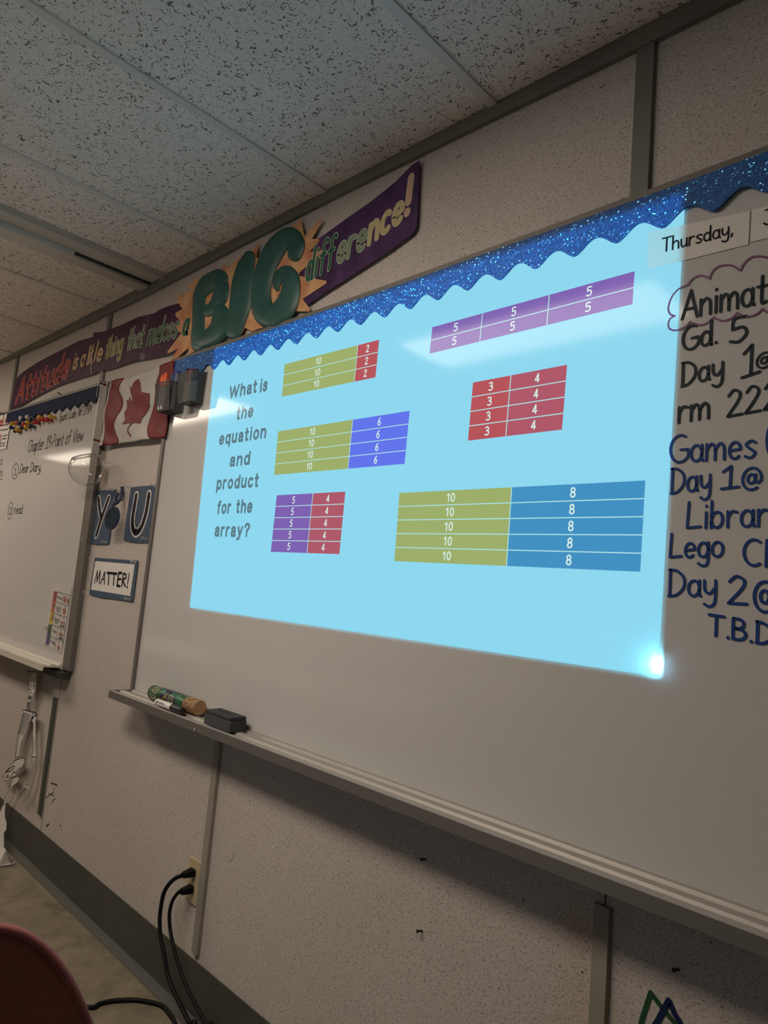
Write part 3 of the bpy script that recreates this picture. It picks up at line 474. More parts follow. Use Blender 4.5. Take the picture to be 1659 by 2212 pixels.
for tx, p0, p1, h, wd, m, lab in R9:
    line(wb, 'handwriting', tx, p0, p1, h, wd, M[m], ('dark slate' if m == 'slateink' else 'blue')+' handwriting reading '+lab, off=BY+0.0012)
line(wb, 'handwriting', 'Animat', (1473, 690), (1656, 653), .052, .0050, M['slateink'], 'dark slate handwriting reading Animat', off=BY+0.0012)
kc = crop(1100, 0, 2.458); cl = MB()
for s in [[(1400, 1385), (1374, 1368), (1300, 1362), (1250, 1395), (1228, 1437)], [(1225, 1435), (1180, 1410), (1120, 1412), (1080, 1440), (1063, 1482)], [(1065, 1478), (1020, 1464), (980, 1475), (945, 1515)], [(955, 1510), (900, 1535), (862, 1580), (845, 1635), (855, 1668), (880, 1678)],
          [(875, 1678), (850, 1700), (848, 1740), (880, 1755), (930, 1738), (962, 1708)], [(960, 1710), (1010, 1725), (1050, 1715), (1087, 1683)], [(1085, 1685), (1130, 1703), (1180, 1690), (1212, 1660)], [(1210, 1662), (1260, 1682), (1310, 1670), (1345, 1640)], [(1345, 1640), (1374, 1660), (1420, 1650)]]:
    cl.stroke(smooth_line([on_y(*kc(*q), BY+0.0012) for q in s], 5), 0.0034)
cl.build('cloud_outline', M['plumink'], wb)['label'] = 'plum drawn cloud outline around the heading'
for s in [[(853, 1462), (855, 1468)], [(1190, 1292), (1187, 1306)], [(1365, 1400), (1360, 1425)], [(1353, 1378), (1362, 1390), (1372, 1397)], [(1240, 1335), (1290, 1358), (1340, 1385)], [(687, 760), (655, 768), (618, 773)], [(684, 842), (683, 890), (680, 905)]]:
    MB().stroke([on_y(*q, BY+0.0012) for q in s], 0.0022 if len(s) < 3 else 0.0013).build('smudge', M['greyink'], wb)

# ---- printed date cards stuck on the board
kd = crop(1100, 0, 2.458)
for pts, tx, p0, p1, lab in [([(738, 1235), (1280, 1120), (1270, 1298), (732, 1432)], 'Thursday,', (1430, 545), (1583, 506), 'white card reading Thursday at the edge of the self-lit slide'),
                             ([(1290, 1112), (1900, 985), (1890, 1150), (1282, 1285)], 'January', (1650, 487), (1790, 452), 'white card next to the Thursday card, cut off by the right picture edge')]:
    o = thing('date_card', lab, 'card', on_y(*kd(*pts[0]), BY)); o0 = BY+0.0011
    MB().plate([on_y(*kd(*q), o0) for q in pts], 0.0005).build('card', M['paper'], o)
    pen(MB(), tx if tx != 'January' else 'J', p0, p1 if tx != 'January' else (1664, 484), 0.027, 0.0030, o0+0.0009).build('lettering', M['ink'], o)

# ================================================================== PROJECTED SLIDE, built as a self-lit sheet in place of projector light
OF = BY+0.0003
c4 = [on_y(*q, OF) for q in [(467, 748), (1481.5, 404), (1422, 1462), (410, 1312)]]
ps = thing('self_lit_slide', 'self-lit pale blue sheet standing in for the projected maths slide, with question text and six coloured number arrays', 'projection', (0.53, -OF, 1.17))
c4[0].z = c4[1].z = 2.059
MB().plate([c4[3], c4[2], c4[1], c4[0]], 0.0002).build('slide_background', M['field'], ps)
CW = 0.0405
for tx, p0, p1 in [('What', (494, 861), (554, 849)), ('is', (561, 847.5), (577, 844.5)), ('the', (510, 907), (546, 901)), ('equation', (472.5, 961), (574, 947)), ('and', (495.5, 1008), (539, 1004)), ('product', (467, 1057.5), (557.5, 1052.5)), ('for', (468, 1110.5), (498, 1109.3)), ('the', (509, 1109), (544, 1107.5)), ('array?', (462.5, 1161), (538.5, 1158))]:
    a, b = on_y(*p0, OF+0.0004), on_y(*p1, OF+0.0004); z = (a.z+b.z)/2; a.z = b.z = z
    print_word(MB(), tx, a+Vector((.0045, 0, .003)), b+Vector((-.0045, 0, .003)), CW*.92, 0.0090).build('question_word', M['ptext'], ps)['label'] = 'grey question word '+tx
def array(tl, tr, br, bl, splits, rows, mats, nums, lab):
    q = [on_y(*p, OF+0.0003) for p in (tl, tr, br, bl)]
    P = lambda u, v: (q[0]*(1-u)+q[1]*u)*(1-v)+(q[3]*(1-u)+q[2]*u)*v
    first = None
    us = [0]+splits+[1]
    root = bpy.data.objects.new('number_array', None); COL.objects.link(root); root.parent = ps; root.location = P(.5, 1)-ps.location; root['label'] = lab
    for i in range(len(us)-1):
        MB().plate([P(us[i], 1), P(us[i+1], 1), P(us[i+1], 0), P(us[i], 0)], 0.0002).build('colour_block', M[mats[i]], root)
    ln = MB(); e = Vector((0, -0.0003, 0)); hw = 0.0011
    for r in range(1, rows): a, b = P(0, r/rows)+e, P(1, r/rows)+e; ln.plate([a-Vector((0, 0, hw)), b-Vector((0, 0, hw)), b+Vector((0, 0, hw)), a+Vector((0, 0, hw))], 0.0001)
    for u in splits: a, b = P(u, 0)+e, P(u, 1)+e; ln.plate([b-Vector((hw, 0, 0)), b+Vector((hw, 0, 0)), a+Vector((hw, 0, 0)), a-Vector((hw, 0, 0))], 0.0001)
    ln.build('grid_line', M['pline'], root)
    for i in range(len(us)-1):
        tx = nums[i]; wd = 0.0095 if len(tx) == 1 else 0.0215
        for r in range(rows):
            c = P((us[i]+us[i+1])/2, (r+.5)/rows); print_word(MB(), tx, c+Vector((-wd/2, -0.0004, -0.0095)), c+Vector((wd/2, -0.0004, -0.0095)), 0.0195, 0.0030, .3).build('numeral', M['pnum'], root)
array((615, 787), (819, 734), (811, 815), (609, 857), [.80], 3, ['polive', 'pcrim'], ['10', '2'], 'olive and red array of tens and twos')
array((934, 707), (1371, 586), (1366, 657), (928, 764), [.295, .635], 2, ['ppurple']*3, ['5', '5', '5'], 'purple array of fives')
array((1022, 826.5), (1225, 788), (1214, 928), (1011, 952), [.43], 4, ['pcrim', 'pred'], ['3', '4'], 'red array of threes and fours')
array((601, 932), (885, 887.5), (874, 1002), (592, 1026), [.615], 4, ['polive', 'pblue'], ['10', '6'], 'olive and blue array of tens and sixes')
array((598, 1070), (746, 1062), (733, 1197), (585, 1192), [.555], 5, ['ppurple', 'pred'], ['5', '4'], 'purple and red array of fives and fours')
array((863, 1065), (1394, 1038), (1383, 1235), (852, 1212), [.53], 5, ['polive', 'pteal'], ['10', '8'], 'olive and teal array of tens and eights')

# ================================================================== SCALLOPED BORDERS
def border(name, x0, x1, ztop, zlow, amp, phase_x, label, mats, per=0.0886):
    n = int((x1-x0)/0.003); rows = [[], [], [], []]
    back, front = [], []
    for i in range(n+1):
        x = x0+(x1-x0)*i/n; u = ((x-phase_x)/per) % 1.0
        zl = zlow(x)+amp*(0.5-0.5*math.cos(2*PI*u))**0.85
        off = 0.0205+0.0015*math.sin(x*9)
        rows[0].append((x, -0.0160, ztop(x))); rows[1].append((x, -off-0.002, ztop(x))); rows[2].append((x, -off-0.002, zl)); rows[3].append((x, -off+0.0022, zl))
    mb = MB().grid(rows); mb.add([rows[k][0] for k in range(4)], [(0, 1, 2, 3)]); mb.add([rows[k][-1] for k in range(4)], [(0, 1, 2, 3)])
    o = mb.build(name, mats); return tag(o, label, 'border')
border('scalloped_border', -0.545, 3.0, lambda x: 2.0575+bdz(min(x, 1.7)), lambda x: 1.9815+bdz(min(x, 1.7)), 0.0255, -0.166, 'long glittery blue scalloped border along the top of the large whiteboard', M['glitter'], 0.0905)
border('scalloped_border', -2.42, -1.19, lambda x: 2.062-0.0195*(x+1.2), lambda x: 1.988-0.0225*(x+1.23), 0.020, -1.23, 'short navy scalloped border along the top of the far left whiteboard', M['navyfoam'], 0.0935)
tag(MB().box(-1.196, -1.187, -0.03, -0.0155, 2.01, 2.062).build('binder_clip', M['black'], bevel=0.001), 'black clip at the right end of the navy border on the left whiteboard', 'clip')

# ================================================================== BANNER
ca = crop(20, 660, 7.9); cb = crop(190, 640, 6.9125); cc = crop(360, 480, 4.608); ce = crop(620, 340, 5.53)
bn = thing('banner', 'long purple paper banner about attitude taped up under the ceiling trim', 'banner', on_y(420, 700, 0))
def pl(pts, off, t=0.0008): return MB().plate([on_y(x, y, off) for x, y in pts], t)
pl([ca(*q) for q in [(137, 1225), (230, 1140), (330, 1070), (460, 985), (600, 910), (750, 830), (900, 755), (1030, 685), (1180, 610), (1435, 535), (1480, 528), (1470, 1165), (1415, 1180), (1250, 1230), (1100, 1280), (950, 1330), (820, 1380), (660, 1455), (500, 1540), (300, 1650), (150, 1735), (20, 1800), (60, 1560)]], 0.010).build('left_panel', M['purple'], bn)
pl([cb(*q) for q in [(85, 545), (160, 537), (240, 525), (310, 498), (380, 475), (470, 440), (560, 400), (650, 358), (740, 315), (830, 292), (900, 275), (1000, 255), (1050, 215), (1090, 190), (1200, 150), (1350, 105), (1480, 160), (1560, 500), (1480, 800), (1290, 840), (1150, 880), (1000, 915), (780, 950), (640, 985), (500, 1030), (400, 1068), (300, 1095), (150, 1130), (0, 1170), (30, 900), (70, 680)]], 0.0115).build('middle_panel', M['purple'], bn)
pl([ce(*q) for q in [(100, 1250), (250, 1090), (380, 970), (550, 850), (700, 740), (1000, 530), (1150, 412), (1300, 290), (1490, 95), (1590, 35), (1578, 300), (1560, 700), (1550, 840), (1500, 920), (1350, 1030), (1200, 1140), (1000, 1270), (800, 1400), (500, 1590), (250, 1760), (120, 1640)]], 0.010).build('right_panel', M['purple2'], bn)
star = [(425, 602.6), (406.7, 616.7), (413, 629.7), (382.8, 639.5), (382.8, 646), (386, 655), (394.7, 667.7), (379.5, 676.4), (379.5, 683), (390.4, 693.8), (357.8, 707), (392.5, 718.8), (362, 760), (362, 764), (384.6, 752.8), (364, 787), (366, 789), (407, 751.4), (407, 766), (418, 760), (450, 745), (488, 723), (500, 735), (520.6, 725), (529, 708), (545.5, 716.5), (558.6, 710), (600, 700), (620.4, 691.6), (621.5, 679.7), (629, 672), (668, 673), (671, 669), (654, 646), (705, 612.4), (706, 607), (646.5, 596), (647.5, 588.5), (698.5, 543), (697.5, 540), (668, 545), (691, 521), (688.8, 515.8), (674.5, 516), (697, 474.7), (695, 473), (658, 510), (650, 473), (634.5, 486.5), (600, 520), (575, 560), (554, 557), (558.6, 525.6), (544.5, 540.8), (530, 560), (520.6, 551.6), (494.5, 580), (484.8, 570), (478, 585), (450, 600)]
pl(star, 0.0122, 0.0008).build('starburst', M['star'], bn)
lt = MB()
puffy(lt, [cc(*q) for q in [(515, 560), (405, 620), (332, 725), (320, 860), (316, 1000), (312, 1140), (312, 1225)]], [x/4.608 for x in (96, 90, 66, 64, 62, 70, 66)], 0.0142, 0.010)
puffy(lt, [cc(*q) for q in [(500, 575), (540, 650), (532, 745), (480, 825), (415, 865)]], [x/4.608 for x in (92, 80, 78, 62, 46)], 0.0142, 0.010)
puffy(lt, [cc(*q) for q in [(410, 890), (490, 860), (545, 940), (525, 1060), (440, 1140), (330, 1190)]], [x/4.608 for x in (50, 76, 96, 100, 92, 76)], 0.0142, 0.010)
lt.build('letter', M['balloon'], bn, True)['label'] = 'dark green balloon letter B'
lt = MB(); puffy(lt, [cc(*q) for q in [(822, 345), (785, 450), (755, 620), (735, 800), (700, 960), (665, 1095)]], [x/4.608 for x in (62, 88, 108, 108, 92, 76)], 0.0148, 0.011); lt.build('letter', M['balloon'], bn, True)['label'] = 'dark green balloon letter I'
lt = MB(); puffy(lt, [cc(*q) for q in [(1272, 320), (1300, 215), (1235, 140), (1140, 190), (1040, 330), (970, 500), (940, 680), (945, 830), (1000, 930), (1090, 930), (1180, 840), (1230, 700), (1235, 560), (1190, 500), (1120, 540), (1090, 620), (1100, 665)]], [x/4.608 for x in (70, 74, 92, 100, 104, 96, 94, 108, 118, 124, 112, 96, 84, 72, 56, 40, 22)], 0.0154, 0.011); lt.build('letter', M['balloon'], bn, True)['label'] = 'dark green balloon letter G'
def word(txt_, p0, p1, h, wd, m, line_m, ow, gap=.16, italic=.18, curve=0.0, label=None, off=0.0118):
    pen(MB(), txt_, p0, p1, h, wd+ow*2, off-0.0004, gap, italic, 0.0002, curve).build('outline', line_m, bn)
    o = pen(MB(), txt_, p0, p1, h, wd, off, gap, italic, 0.0004, curve).build('lettering', m, bn)
    o['label'] = label or m.name.replace('_', ' ')+' lettering reading '+txt_
def word2(txt_, p0, p1, h, wd, m, line_m, ow, mid, **kw): word(txt_, p0, p1, h, wd, m, line_m, ow, **kw)
word('Attitude', ca(115, 1650), ca(1000, 1190), 0.126, 0.0235, M['redlet'], M['pinkline'], 0.0026, .17, .12, -0.006, 'brick red lettering reading Attitude')
word('is', ca(1085, 1078), ca(1150, 1070), 0.085, 0.0145, M['tanlet'], M['darkline'], 0.003)
word('a', ca(1212, 1035), ca(1270, 1020), 0.085, 0.0145, M['tanlet'], M['darkline'], 0.003, off=.0118)
word('lit', ca(1322, 1010), ca(1400, 970), 0.088, 0.013, M['tanlet'], M['darkline'], 0.003, .16, .18, 0, off=.0131)
word('le', cb(85, 965), cb(190, 955), 0.090, 0.016, M['tanlet'], M['darkline'], 0.003, off=.0131)
word('thing', cb(255, 920), cb(500, 825), 0.092, 0.0125, M['olivelet'], M['paleline'], 0.0025, off=.0131)
word('that', cb(578, 795), cb(805, 738), 0.092, 0.0125, M['sagelet'], M['paleline'], 0.002, off=.0131)
word('makes', cb(878, 725), cb(1320, 600), 0.097, 0.0140, M['greenlet'], M['paleline'], 0.002, off=.0138)
word('a', cb(1412, 570), cb(1475, 560), 0.094, 0.0175, M['darkgreenlet'], M['paleline'], 0.001, off=.0138)
word('diff', ce(222, 1480), ce(540, 1318), 0.100, 0.0112, M['darkgreenlet'], M['paleline'], 0.002, .17, .05, off=.0138)
word('ere', ce(600, 1265), ce(930, 1080), 0.096, 0.0130, M['sagelet'], M['paleline'], 0.002, .19, .04, off=.0118)
word('nce', ce(980, 1030), ce(1370, 750), 0.094, 0.0145, M['sandlet'], M['paleline'], 0.002, .2, 0.02, off=.0118)
word('!', ce(1425, 680), ce(1450, 665), 0.102, 0.019, M['peachlet'], M['paleline'], 0.002, .1, .03, off=.0118)
tape = MB(); tape.stroke([on_y(*ca(*q), 0.0142) for q in [(1422, 600), (1410, 900), (1395, 1170)]], 0.012); tape.stroke([on_y(*cb(*q), 0.0142) for q in [(910, 300), (850, 600), (812, 940)]], 0.010); tape.plate([on_y(*cb(*q), 0.0142) for q in [(770, 945), (850, 940), (855, 865), (785, 850)]], .0002)
tape.build('clear_tape', M['tape'], bn)
cr = MB(); cr.stroke([on_y(*ca(*q), 0.0150) for q in [(1403, 880), (1412, 960), (1392, 1060), (1402, 1160)]], 0.0045); cr.build('torn_crease', M['paper'], bn)

# ================================================================== FLAG
fl = thing('flag', 'small red and white maple leaf flag pinned to the wall beside the large whiteboard', 'flag', on_y(290, 960, 0))
c5 = crop(200, 770, 8.295)
def ripple(p): return 0.026+0.0035*math.sin(p.z*38+p.x*14)+0.0025*math.sin(p.x*33-p.z*11)
def fpt(q, extra=0.0):
    p = on_y(*c5(*q), 0.026); p.y = -ripple(p)-extra; return p
hemL = [(335, 438), (290, 520), (262, 600), (248, 720), (225, 900), (200, 1060), (175, 1230), (150, 1420), (125, 1610)]
redL = [(335, 438), (322, 530), (283, 600), (267, 750), (243, 950), (225, 1100), (215, 1300), (207, 1450), (190, 1600)]
redR = [(585, 390), (535, 470), (475, 590), (495, 690), (522, 800), (500, 950), (435, 1090), (378, 1250), (405, 1400), (450, 1500), (440, 1560)]
whR = [(1205, 170), (1185, 310), (1135, 450), (1145, 690), (1125, 850), (1065, 1010), (1015, 1160), (993, 1300), (1010, 1420), (1040, 1482)]
edR = [(1475, 75), (1452, 250), (1430, 430), (1410, 620), (1385, 830), (1362, 1000), (1335, 1220), (1305, 1445)]
def resample(pts, n):
    s = smooth_line([(x, y, 0) for x, y in pts], 8); L = [0]
    for a, b in zip(s[:-1], s[1:]): L.append(L[-1]+(b-a).length)
    out = []
    for i in range(n+1):
        d = L[-1]*i/n; k = max(j for j in range(len(L)) if L[j] <= d+1e-9); k = min(k, len(s)-2); u = (d-L[k])/max(L[k+1]-L[k], 1e-9); out.append(s[k].lerp(s[k+1], u))
    return out
def loft(A, B, name, m, n=40, k=14):
    a, b = resample(A, n), resample(B, n)
    mb = MB().grid([[fpt((p.lerp(q, j/k)).xy[:]) for j in range(k+1)] for p, q in zip(a, b)])
    o = mb.build(name, m, fl, True); md = o.modifiers.new('cloth', 'SOLIDIFY'); md.thickness = 0.0008; md.offset = 1.0; return o
loft(hemL, redL, 'hem', M['flagwhite'], 40, 2); loft(redL, redR, 'red_band', M['flagred']); loft(redR, whR, 'white_field', M['flagwhite'], 40, 24); loft(whR, edR, 'red_band', M['flagred'])
leaf = [(845, 405), (815, 460), (830, 540), (880, 490), (885, 640), (885, 800), (920, 740), (940, 650), (975, 715), (1045, 670), (1040, 780), (1025, 850), (1043, 880), (980, 980), (870, 1110), (855, 1205), (740, 1192), (700, 1196), (555, 1225), (610, 1140), (590, 1060), (572, 990), (612, 945), (605, 850), (588, 780), (650, 790), (655, 715), (695, 775), (735, 830), (715, 700), (675, 540), (725, 570), (750, 490), (790, 440)]
bm = bmesh.new(); bm.faces.new([bm.verts.new((x, y, 0)) for x, y in leaf]); bmesh.ops.triangulate(bm, faces=bm.faces); bmesh.ops.subdivide_edges(bm, edges=bm.edges, cuts=5, use_grid_fill=True)
bm.verts.ensure_lookup_table(); lm = MB(); lm.add([fpt((v.co.x, v.co.y), 0.0026) for v in bm.verts], [[v.index for v in fc.verts] for fc in bm.faces]); bm.free()
lm.stroke([fpt((p.x, p.y), 0.0022) for p in smooth_line([(728, 1190, 0), (690, 1240, 0), (658, 1310, 0), (655, 1360, 0), (690, 1425, 0)], 4)], 0.0065)
lm.build('maple_leaf', M['flagred'], fl)

# ================================================================== PINS
def pin(p, label, m, group, s=1.0, name='push_pin'):
    mb = MB(); mb.lathe(p, (-.15, -1, .1), [(0.0006*s, -0.004), (0.0006*s, 0.004), (0.0045*s, 0.0045*s), (0.0045*s, 0.0065*s), (0.0026*s, 0.008*s), (0.0024*s, 0.016*s), (0.0042*s, 0.018*s), (0.0042*s, 0.020*s), (0.003*s, 0.021*s)], 12)
    return tag(mb.build(name, m, None, True), label, 'pin', group)
pin(on_y(*c5(258, 520), 0.03), 'maroon push pin at the top left corner of the flag', M['maroon'], 'flag pins', 1.5)
pin(on_y(*c5(150, 1525), 0.03), 'maroon push pin at the bottom left corner of the flag', M['maroon'], 'flag pins', 1.5)
pin(on_y(*c5(1262, 1365), 0.03), 'tiny clear pin head low on the right red band of the flag', M['clear'], 'flag pins', .8)

# ================================================================== YOU MATTER CARDS
cy = crop(180, 1030, 7.9); CO = 0.004
def card(name, pts, m, label, cat='sign', off=CO):
    o = thing(name, label, cat, on_y(*cy(*pts[0]), 0)); pl([cy(*q) for q in pts], off, 0.0012).build('card', m, o); return o
def letter(o, strokes, wb_, ww_, off=CO):
    a = MB(); b = MB()
    for s in strokes:
        p = smooth_line([on_y(*cy(*q), off+0.0015) for q in s], 6); a.stroke(p, ww_); b.stroke([v+Vector((0, -0.0005, 0)) for v in p], wb_)
    a.build('letter_outline', M['paper'], o); b.build('letter', M['ink'], o)
yc = card('letter_card', [(195, 245), (380, 228), (565, 215), (500, 680), (435, 1150), (250, 1158), (60, 1130), (130, 690)], M['bluecard'], 'blue card with a black letter Y pinned beside the left whiteboard frame')
letter(yc, [[(262, 372), (280, 540), (308, 705)], [(434, 362), (370, 540), (308, 720), (262, 870), (222, 995)]], 0.021, 0.034)
uc = card('letter_card', [(815, 180), (1050, 155), (1290, 140), (1225, 640), (1165, 1105), (1000, 1128), (850, 1118), (690, 1090), (745, 650)], M['bluecard'], 'blue card with a black letter U pinned beside the large whiteboard')
letter(uc, [[(905, 320), (875, 500), (843, 700), (842, 850), (880, 945), (935, 940), (1000, 840), (1065, 640), (1100, 450), (1122, 300)]], 0.023, 0.038)
mc = card('word_card', [(200, 1378), (560, 1405), (940, 1430), (895, 1790), (850, 2135), (660, 2105), (480, 2080), (290, 2060), (100, 2005), (150, 1690)], M['bluecard'], 'white sign reading MATTER! on a blue card below the Y and U')
pl([cy(*q) for q in [(208, 1438), (880, 1495), (800, 2035), (133, 1925)]], CO+0.0013, 0.0008).build('white_sheet', M['paper'], mc)
mw = MB()
for s, wd in [([(190, 1812), (240, 1605)], .0065), ([(240, 1605), (234, 1790)], .007), ([(234, 1790), (288, 1605)], .0065), ([(288, 1605), (275, 1825)], .0075), ([(297, 1820), (365, 1625)], .0065), ([(365, 1625), (358, 1830)], .0075), ([(318, 1750), (362, 1745)], .006), ([(408, 1640), (478, 1643)], .0105), ([(440, 1640), (425, 1835)], .0085), ([(492, 1648), (572, 1655)], .0105), ([(530, 1650), (513, 1845)], .0085),
              ([(655, 1640), (605, 1640), (590, 1750), (575, 1855), (622, 1868)], .0105), ([(590, 1748), (640, 1748)], .009), ([(682, 1650), (655, 1870)], .0085), ([(682, 1650), (728, 1665), (730, 1725), (668, 1760), (718, 1872)], .0085), ([(785, 1648), (755, 1830)], .0065), ([(748, 1880), (749, 1884)], .011)]:
    mw.stroke([on_y(*cy(*q), CO+0.0024) for q in s], wd)
mw.build('lettering', M['ink'], mc)
for q, w_ in [((185, 255), 'top left corner of the Y card'), ((535, 235), 'top right corner of the Y card'), ((70, 1085), 'bottom left corner of the Y card'), ((415, 1118), 'bottom right corner of the Y card'), ((815, 195), 'top left corner of the U card'), ((1255, 155), 'top right corner of the U card'), ((700, 1050), 'bottom left corner of the U card'), ((1110, 1065), 'bottom right corner of the U card'),
              ((200, 1400), 'top left corner of the MATTER! sign'), ((915, 1462), 'top right corner of the MATTER! sign'), ((105, 1980), 'bottom left corner of the MATTER! sign'), ((820, 2090), 'bottom right corner of the MATTER! sign')]:
    pin(on_y(*cy(*q), 0.006), 'clear push pin at the '+w_, M['clear'], 'clear push pins on the letter cards', 1.25)

# hanging pocket mirror standing in for the O
hm = thing('hanging_mirror', 'round navy pocket mirror hanging from a navy hook between the Y and U cards', 'mirror', on_y(252, 1110, 0.0))
dc = on_y(*cy(495, 705), 0.055)
MB().lathe(dc, (0.12, -1, 0.05), [(0.040, -0.004), (0.046, -0.003), (0.0475, 0.0), (0.046, 0.004), (0.041, 0.0045), (0.041, 0.0025), (0.001, 0.0025)], 40).build('rim', M['dbluepl'], hm, True)
MB().lathe(dc, (0.12, -1, 0.05), [(0.001, 0.002), (0.041, 0.002), (0.041, 0.003), (0.001, 0.003)], 40).build('face', M['darkdisc'], hm)
kp = [on_y(*cy(*q), o_) for q, o_ in [((650, 190), .006), ((668, 270), .010), ((655, 340), .018), ((600, 420), .045), ((555, 455), .055), ((540, 430), .058), ((565, 340), .05), ((590, 290), .04)]]
MB().tube(smooth_line(kp, 5), 0.0065, 10).build('hook', M['dbluepl'], hm, True)
MB().box(kp[0].x-0.012, kp[0].x+0.012, -0.006, -0.0005, kp[2].z-0.012, kp[0].z+0.006).build('hook_plate', M['dbluepl'], hm, bevel=0.002)
MB().tube([on_y(*cy(515, 530), .055), on_y(*cy(510, 490), .055)], 0.006, 10).build('hinge', M['dbluepl'], hm, True)
MB().tube([on_y(*cy(480, 465), .055), on_y(*cy(545, 465), .055)], 0.003, 8).build('hinge_bar', M['dbluepl'], hm, True)

# fishbowl on a suction hook
bc = on_y(187.4, 1012.8, 0.082); br = 0.070
fb = thing('fishbowl', 'clear round hanging bowl with a slanted mouth on the frame of the left whiteboard', 'bowl', bc)
def shell(rad, mb, flip=False):
    axo = Vector((0.12, -0.42, 0.9)).normalized(); axb = Vector((0.05, -0.62, -0.78)).normalized(); n = 36; rows = []
    a = Vector((1, 0, 0)); u = axo.cross(a).normalized(); v = axo.cross(u)
    for i in range(25):
        th = math.radians(40)+(PI-math.radians(40))*i/24
        r = []
        for j in range(n+1):
            p = (axo*math.cos(th)+(u*math.cos(2*PI*j/n)+v*math.sin(2*PI*j/n))*math.sin(th))*rad
            h = p.dot(axb); lim = 0.86*0.070-(0.070-rad)
            if h > lim: p = p-axb*(h-lim)
            r.append(bc+p)
        rows.append(r)
    mb.grid(rows); return rows[0]
mb = MB(); r1 = shell(br, mb); r2 = shell(br-0.0018, mb); mb.grid([r1, r2]); mb.build('bowl', M['glass'], fb, True)
axo = Vector((0.12, -0.42, 0.9)).normalized()
rimc = [bc+(p-bc)*1.01 for p in r1]
MB().tube(rimc, 0.0022, 8, False).build('rim', M['glass'], fb, True)
sc_ = on_y(222, 983, 0.002)
MB().lathe(sc_, (0, -1, 0), [(0.026, 0.0), (0.025, 0.002), (0.012, 0.008), (0.006, 0.010), (0.005, 0.018), (0.007, 0.022), (0.001, 0.023)], 24).build('suction_cup', M['clear'], fb, True)
MB().tube(smooth_line([sc_+Vector((0, -.02, 0)), sc_+Vector((0.0, -.035, -.012)), bc+Vector((0.02, 0.045, 0.062)), bc+Vector((0.02, 0.04, 0.050))], 5), 0.0022, 8).build('hanger', M['clear'], fb, True)

# ================================================================== MESH BINS WITH MARKERS
def bin_(p_tw, p_tf, p_tn, p_bw, p_bf, p_bn, xr, label):
    """rim: wall corner, near front corner, far front corner ... all on real planes"""
    o = thing('mesh_bin', label, 'bin', (xr, -BY, 1.87), 'wire mesh bins')
    return o
def make_bin(x0, x1, z0, z1, dt, db, rise, label):
    o = thing('mesh_bin', label, 'bin', ((x0+x1)/2, -BY, z0), 'wire mesh bins')
    y0 = -BY-0.0012; sx = 0.006
    T = [(x0, y0, z1+rise), (x1, y0, z1+rise), (x1, y0-dt, z1), (x0, y0-dt, z1)]; Bq = [(x0+sx, y0, z0), (x1-sx, y0, z0), (x1-sx, y0-db, z0), (x0+sx, y0-db, z0)]
    for i in range(4):
        j = (i+1) % 4; nm = ['back_panel', 'side_panel', 'front_panel', 'side_panel'][i]
        MB().add([T[i], T[j], Bq[j], Bq[i]], [(0, 1, 2, 3)]).build(nm, M['meshwall'], o)
    MB().add(Bq, [(0, 1, 2, 3)]).build('bottom_panel', M['meshwall'], o)
    MB().tube(T+[T[0]], 0.0022, 8, False).build('rim', M['rim'], o, True)
    wr = MB()
    for i in range(4): wr.tube([T[i], Bq[i]], 0.0016, 6)
    wr.tube(Bq+[Bq[0]], 0.0016, 6, False); wr.build('wire_frame', M['rim'], o, True)
    yy = y0-(dt*.55+db*.45)-0.0015; xm = (x0+x1)/2; zm = (z0+z1)/2
    return o
make_bin(-0.395, -0.305, 1.868, 1.968, 0.062, 0.050, 0.012, 'right wire mesh marker bin beside the self-lit slide')
make_bin(-0.535, -0.435, 1.852, 1.952, 0.072, 0.056, 0.006, 'left wire mesh marker bin overlapping the flag edge')
def marker(x, y, z0, L, r, lean, body, capm, label, group, cat='marker'):
    o = thing('marker', label, cat, (x, y, z0), group); a = Vector((x, y, z0)); d = Vector((lean[0], lean[1], 1)).normalized()
    MB().tube([a, a+d*L*.62], r, 10).build('barrel', body, o, True)
    MB().lathe(a+d*L*.62, d, [(r*1.08, 0), (r*1.08, L*.3), (r*.8, L*.36), (r*.75, L*.38)], 12).build('cap', capm, o, True)
G_ = 'markers in the mesh bins'
marker(-0.518, -0.066, 1.858, 0.132, 0.0085, (-.05, 0, 0), M['markerwhite'], M['orange'], 'orange capped marker in the left mesh bin, far one', G_)
marker(-0.497, -0.066, 1.858, 0.138, 0.0085, (-.03, 0, 0), M['markerwhite'], M['orange'], 'orange capped marker in the left mesh bin, near one', G_)
marker(-0.472, -0.045, 1.858, 0.142, 0.0095, (0, 0, 0), M['bluepl'], M['bluepl'], 'thick blue marker standing in the left mesh bin', G_)
marker(-0.452, -0.05, 1.858, 0.140, 0.0095, (.02, 0, 0), M['markerwhite'], M['bluepl'], 'white marker with a blue cap between the two mesh bins', G_)
marker(-0.383, -0.045, 1.874, 0.125, 0.008, (-.06, 0.02, 0), M['markerwhite'], M['dbluepl'], 'white marker with a navy cap in the right mesh bin', G_)
marker(-0.365, -0.045, 1.874, 0.118, 0.008, (-.04, .02, 0), M['markerwhite'], M['redpl'], 'white marker with a red cap in the right mesh bin', G_)
marker(-0.345, -0.043, 1.874, 0.116, 0.008, (0, 0, 0), M['markerwhite'], M['maroon'], 'white marker with a maroon cap in the right mesh bin', G_)
marker(-0.326, -0.043, 1.874, 0.112, 0.008, (0, 0, 0), M['markerwhite'], M['black'], 'white marker with a black cap in the right mesh bin', G_)

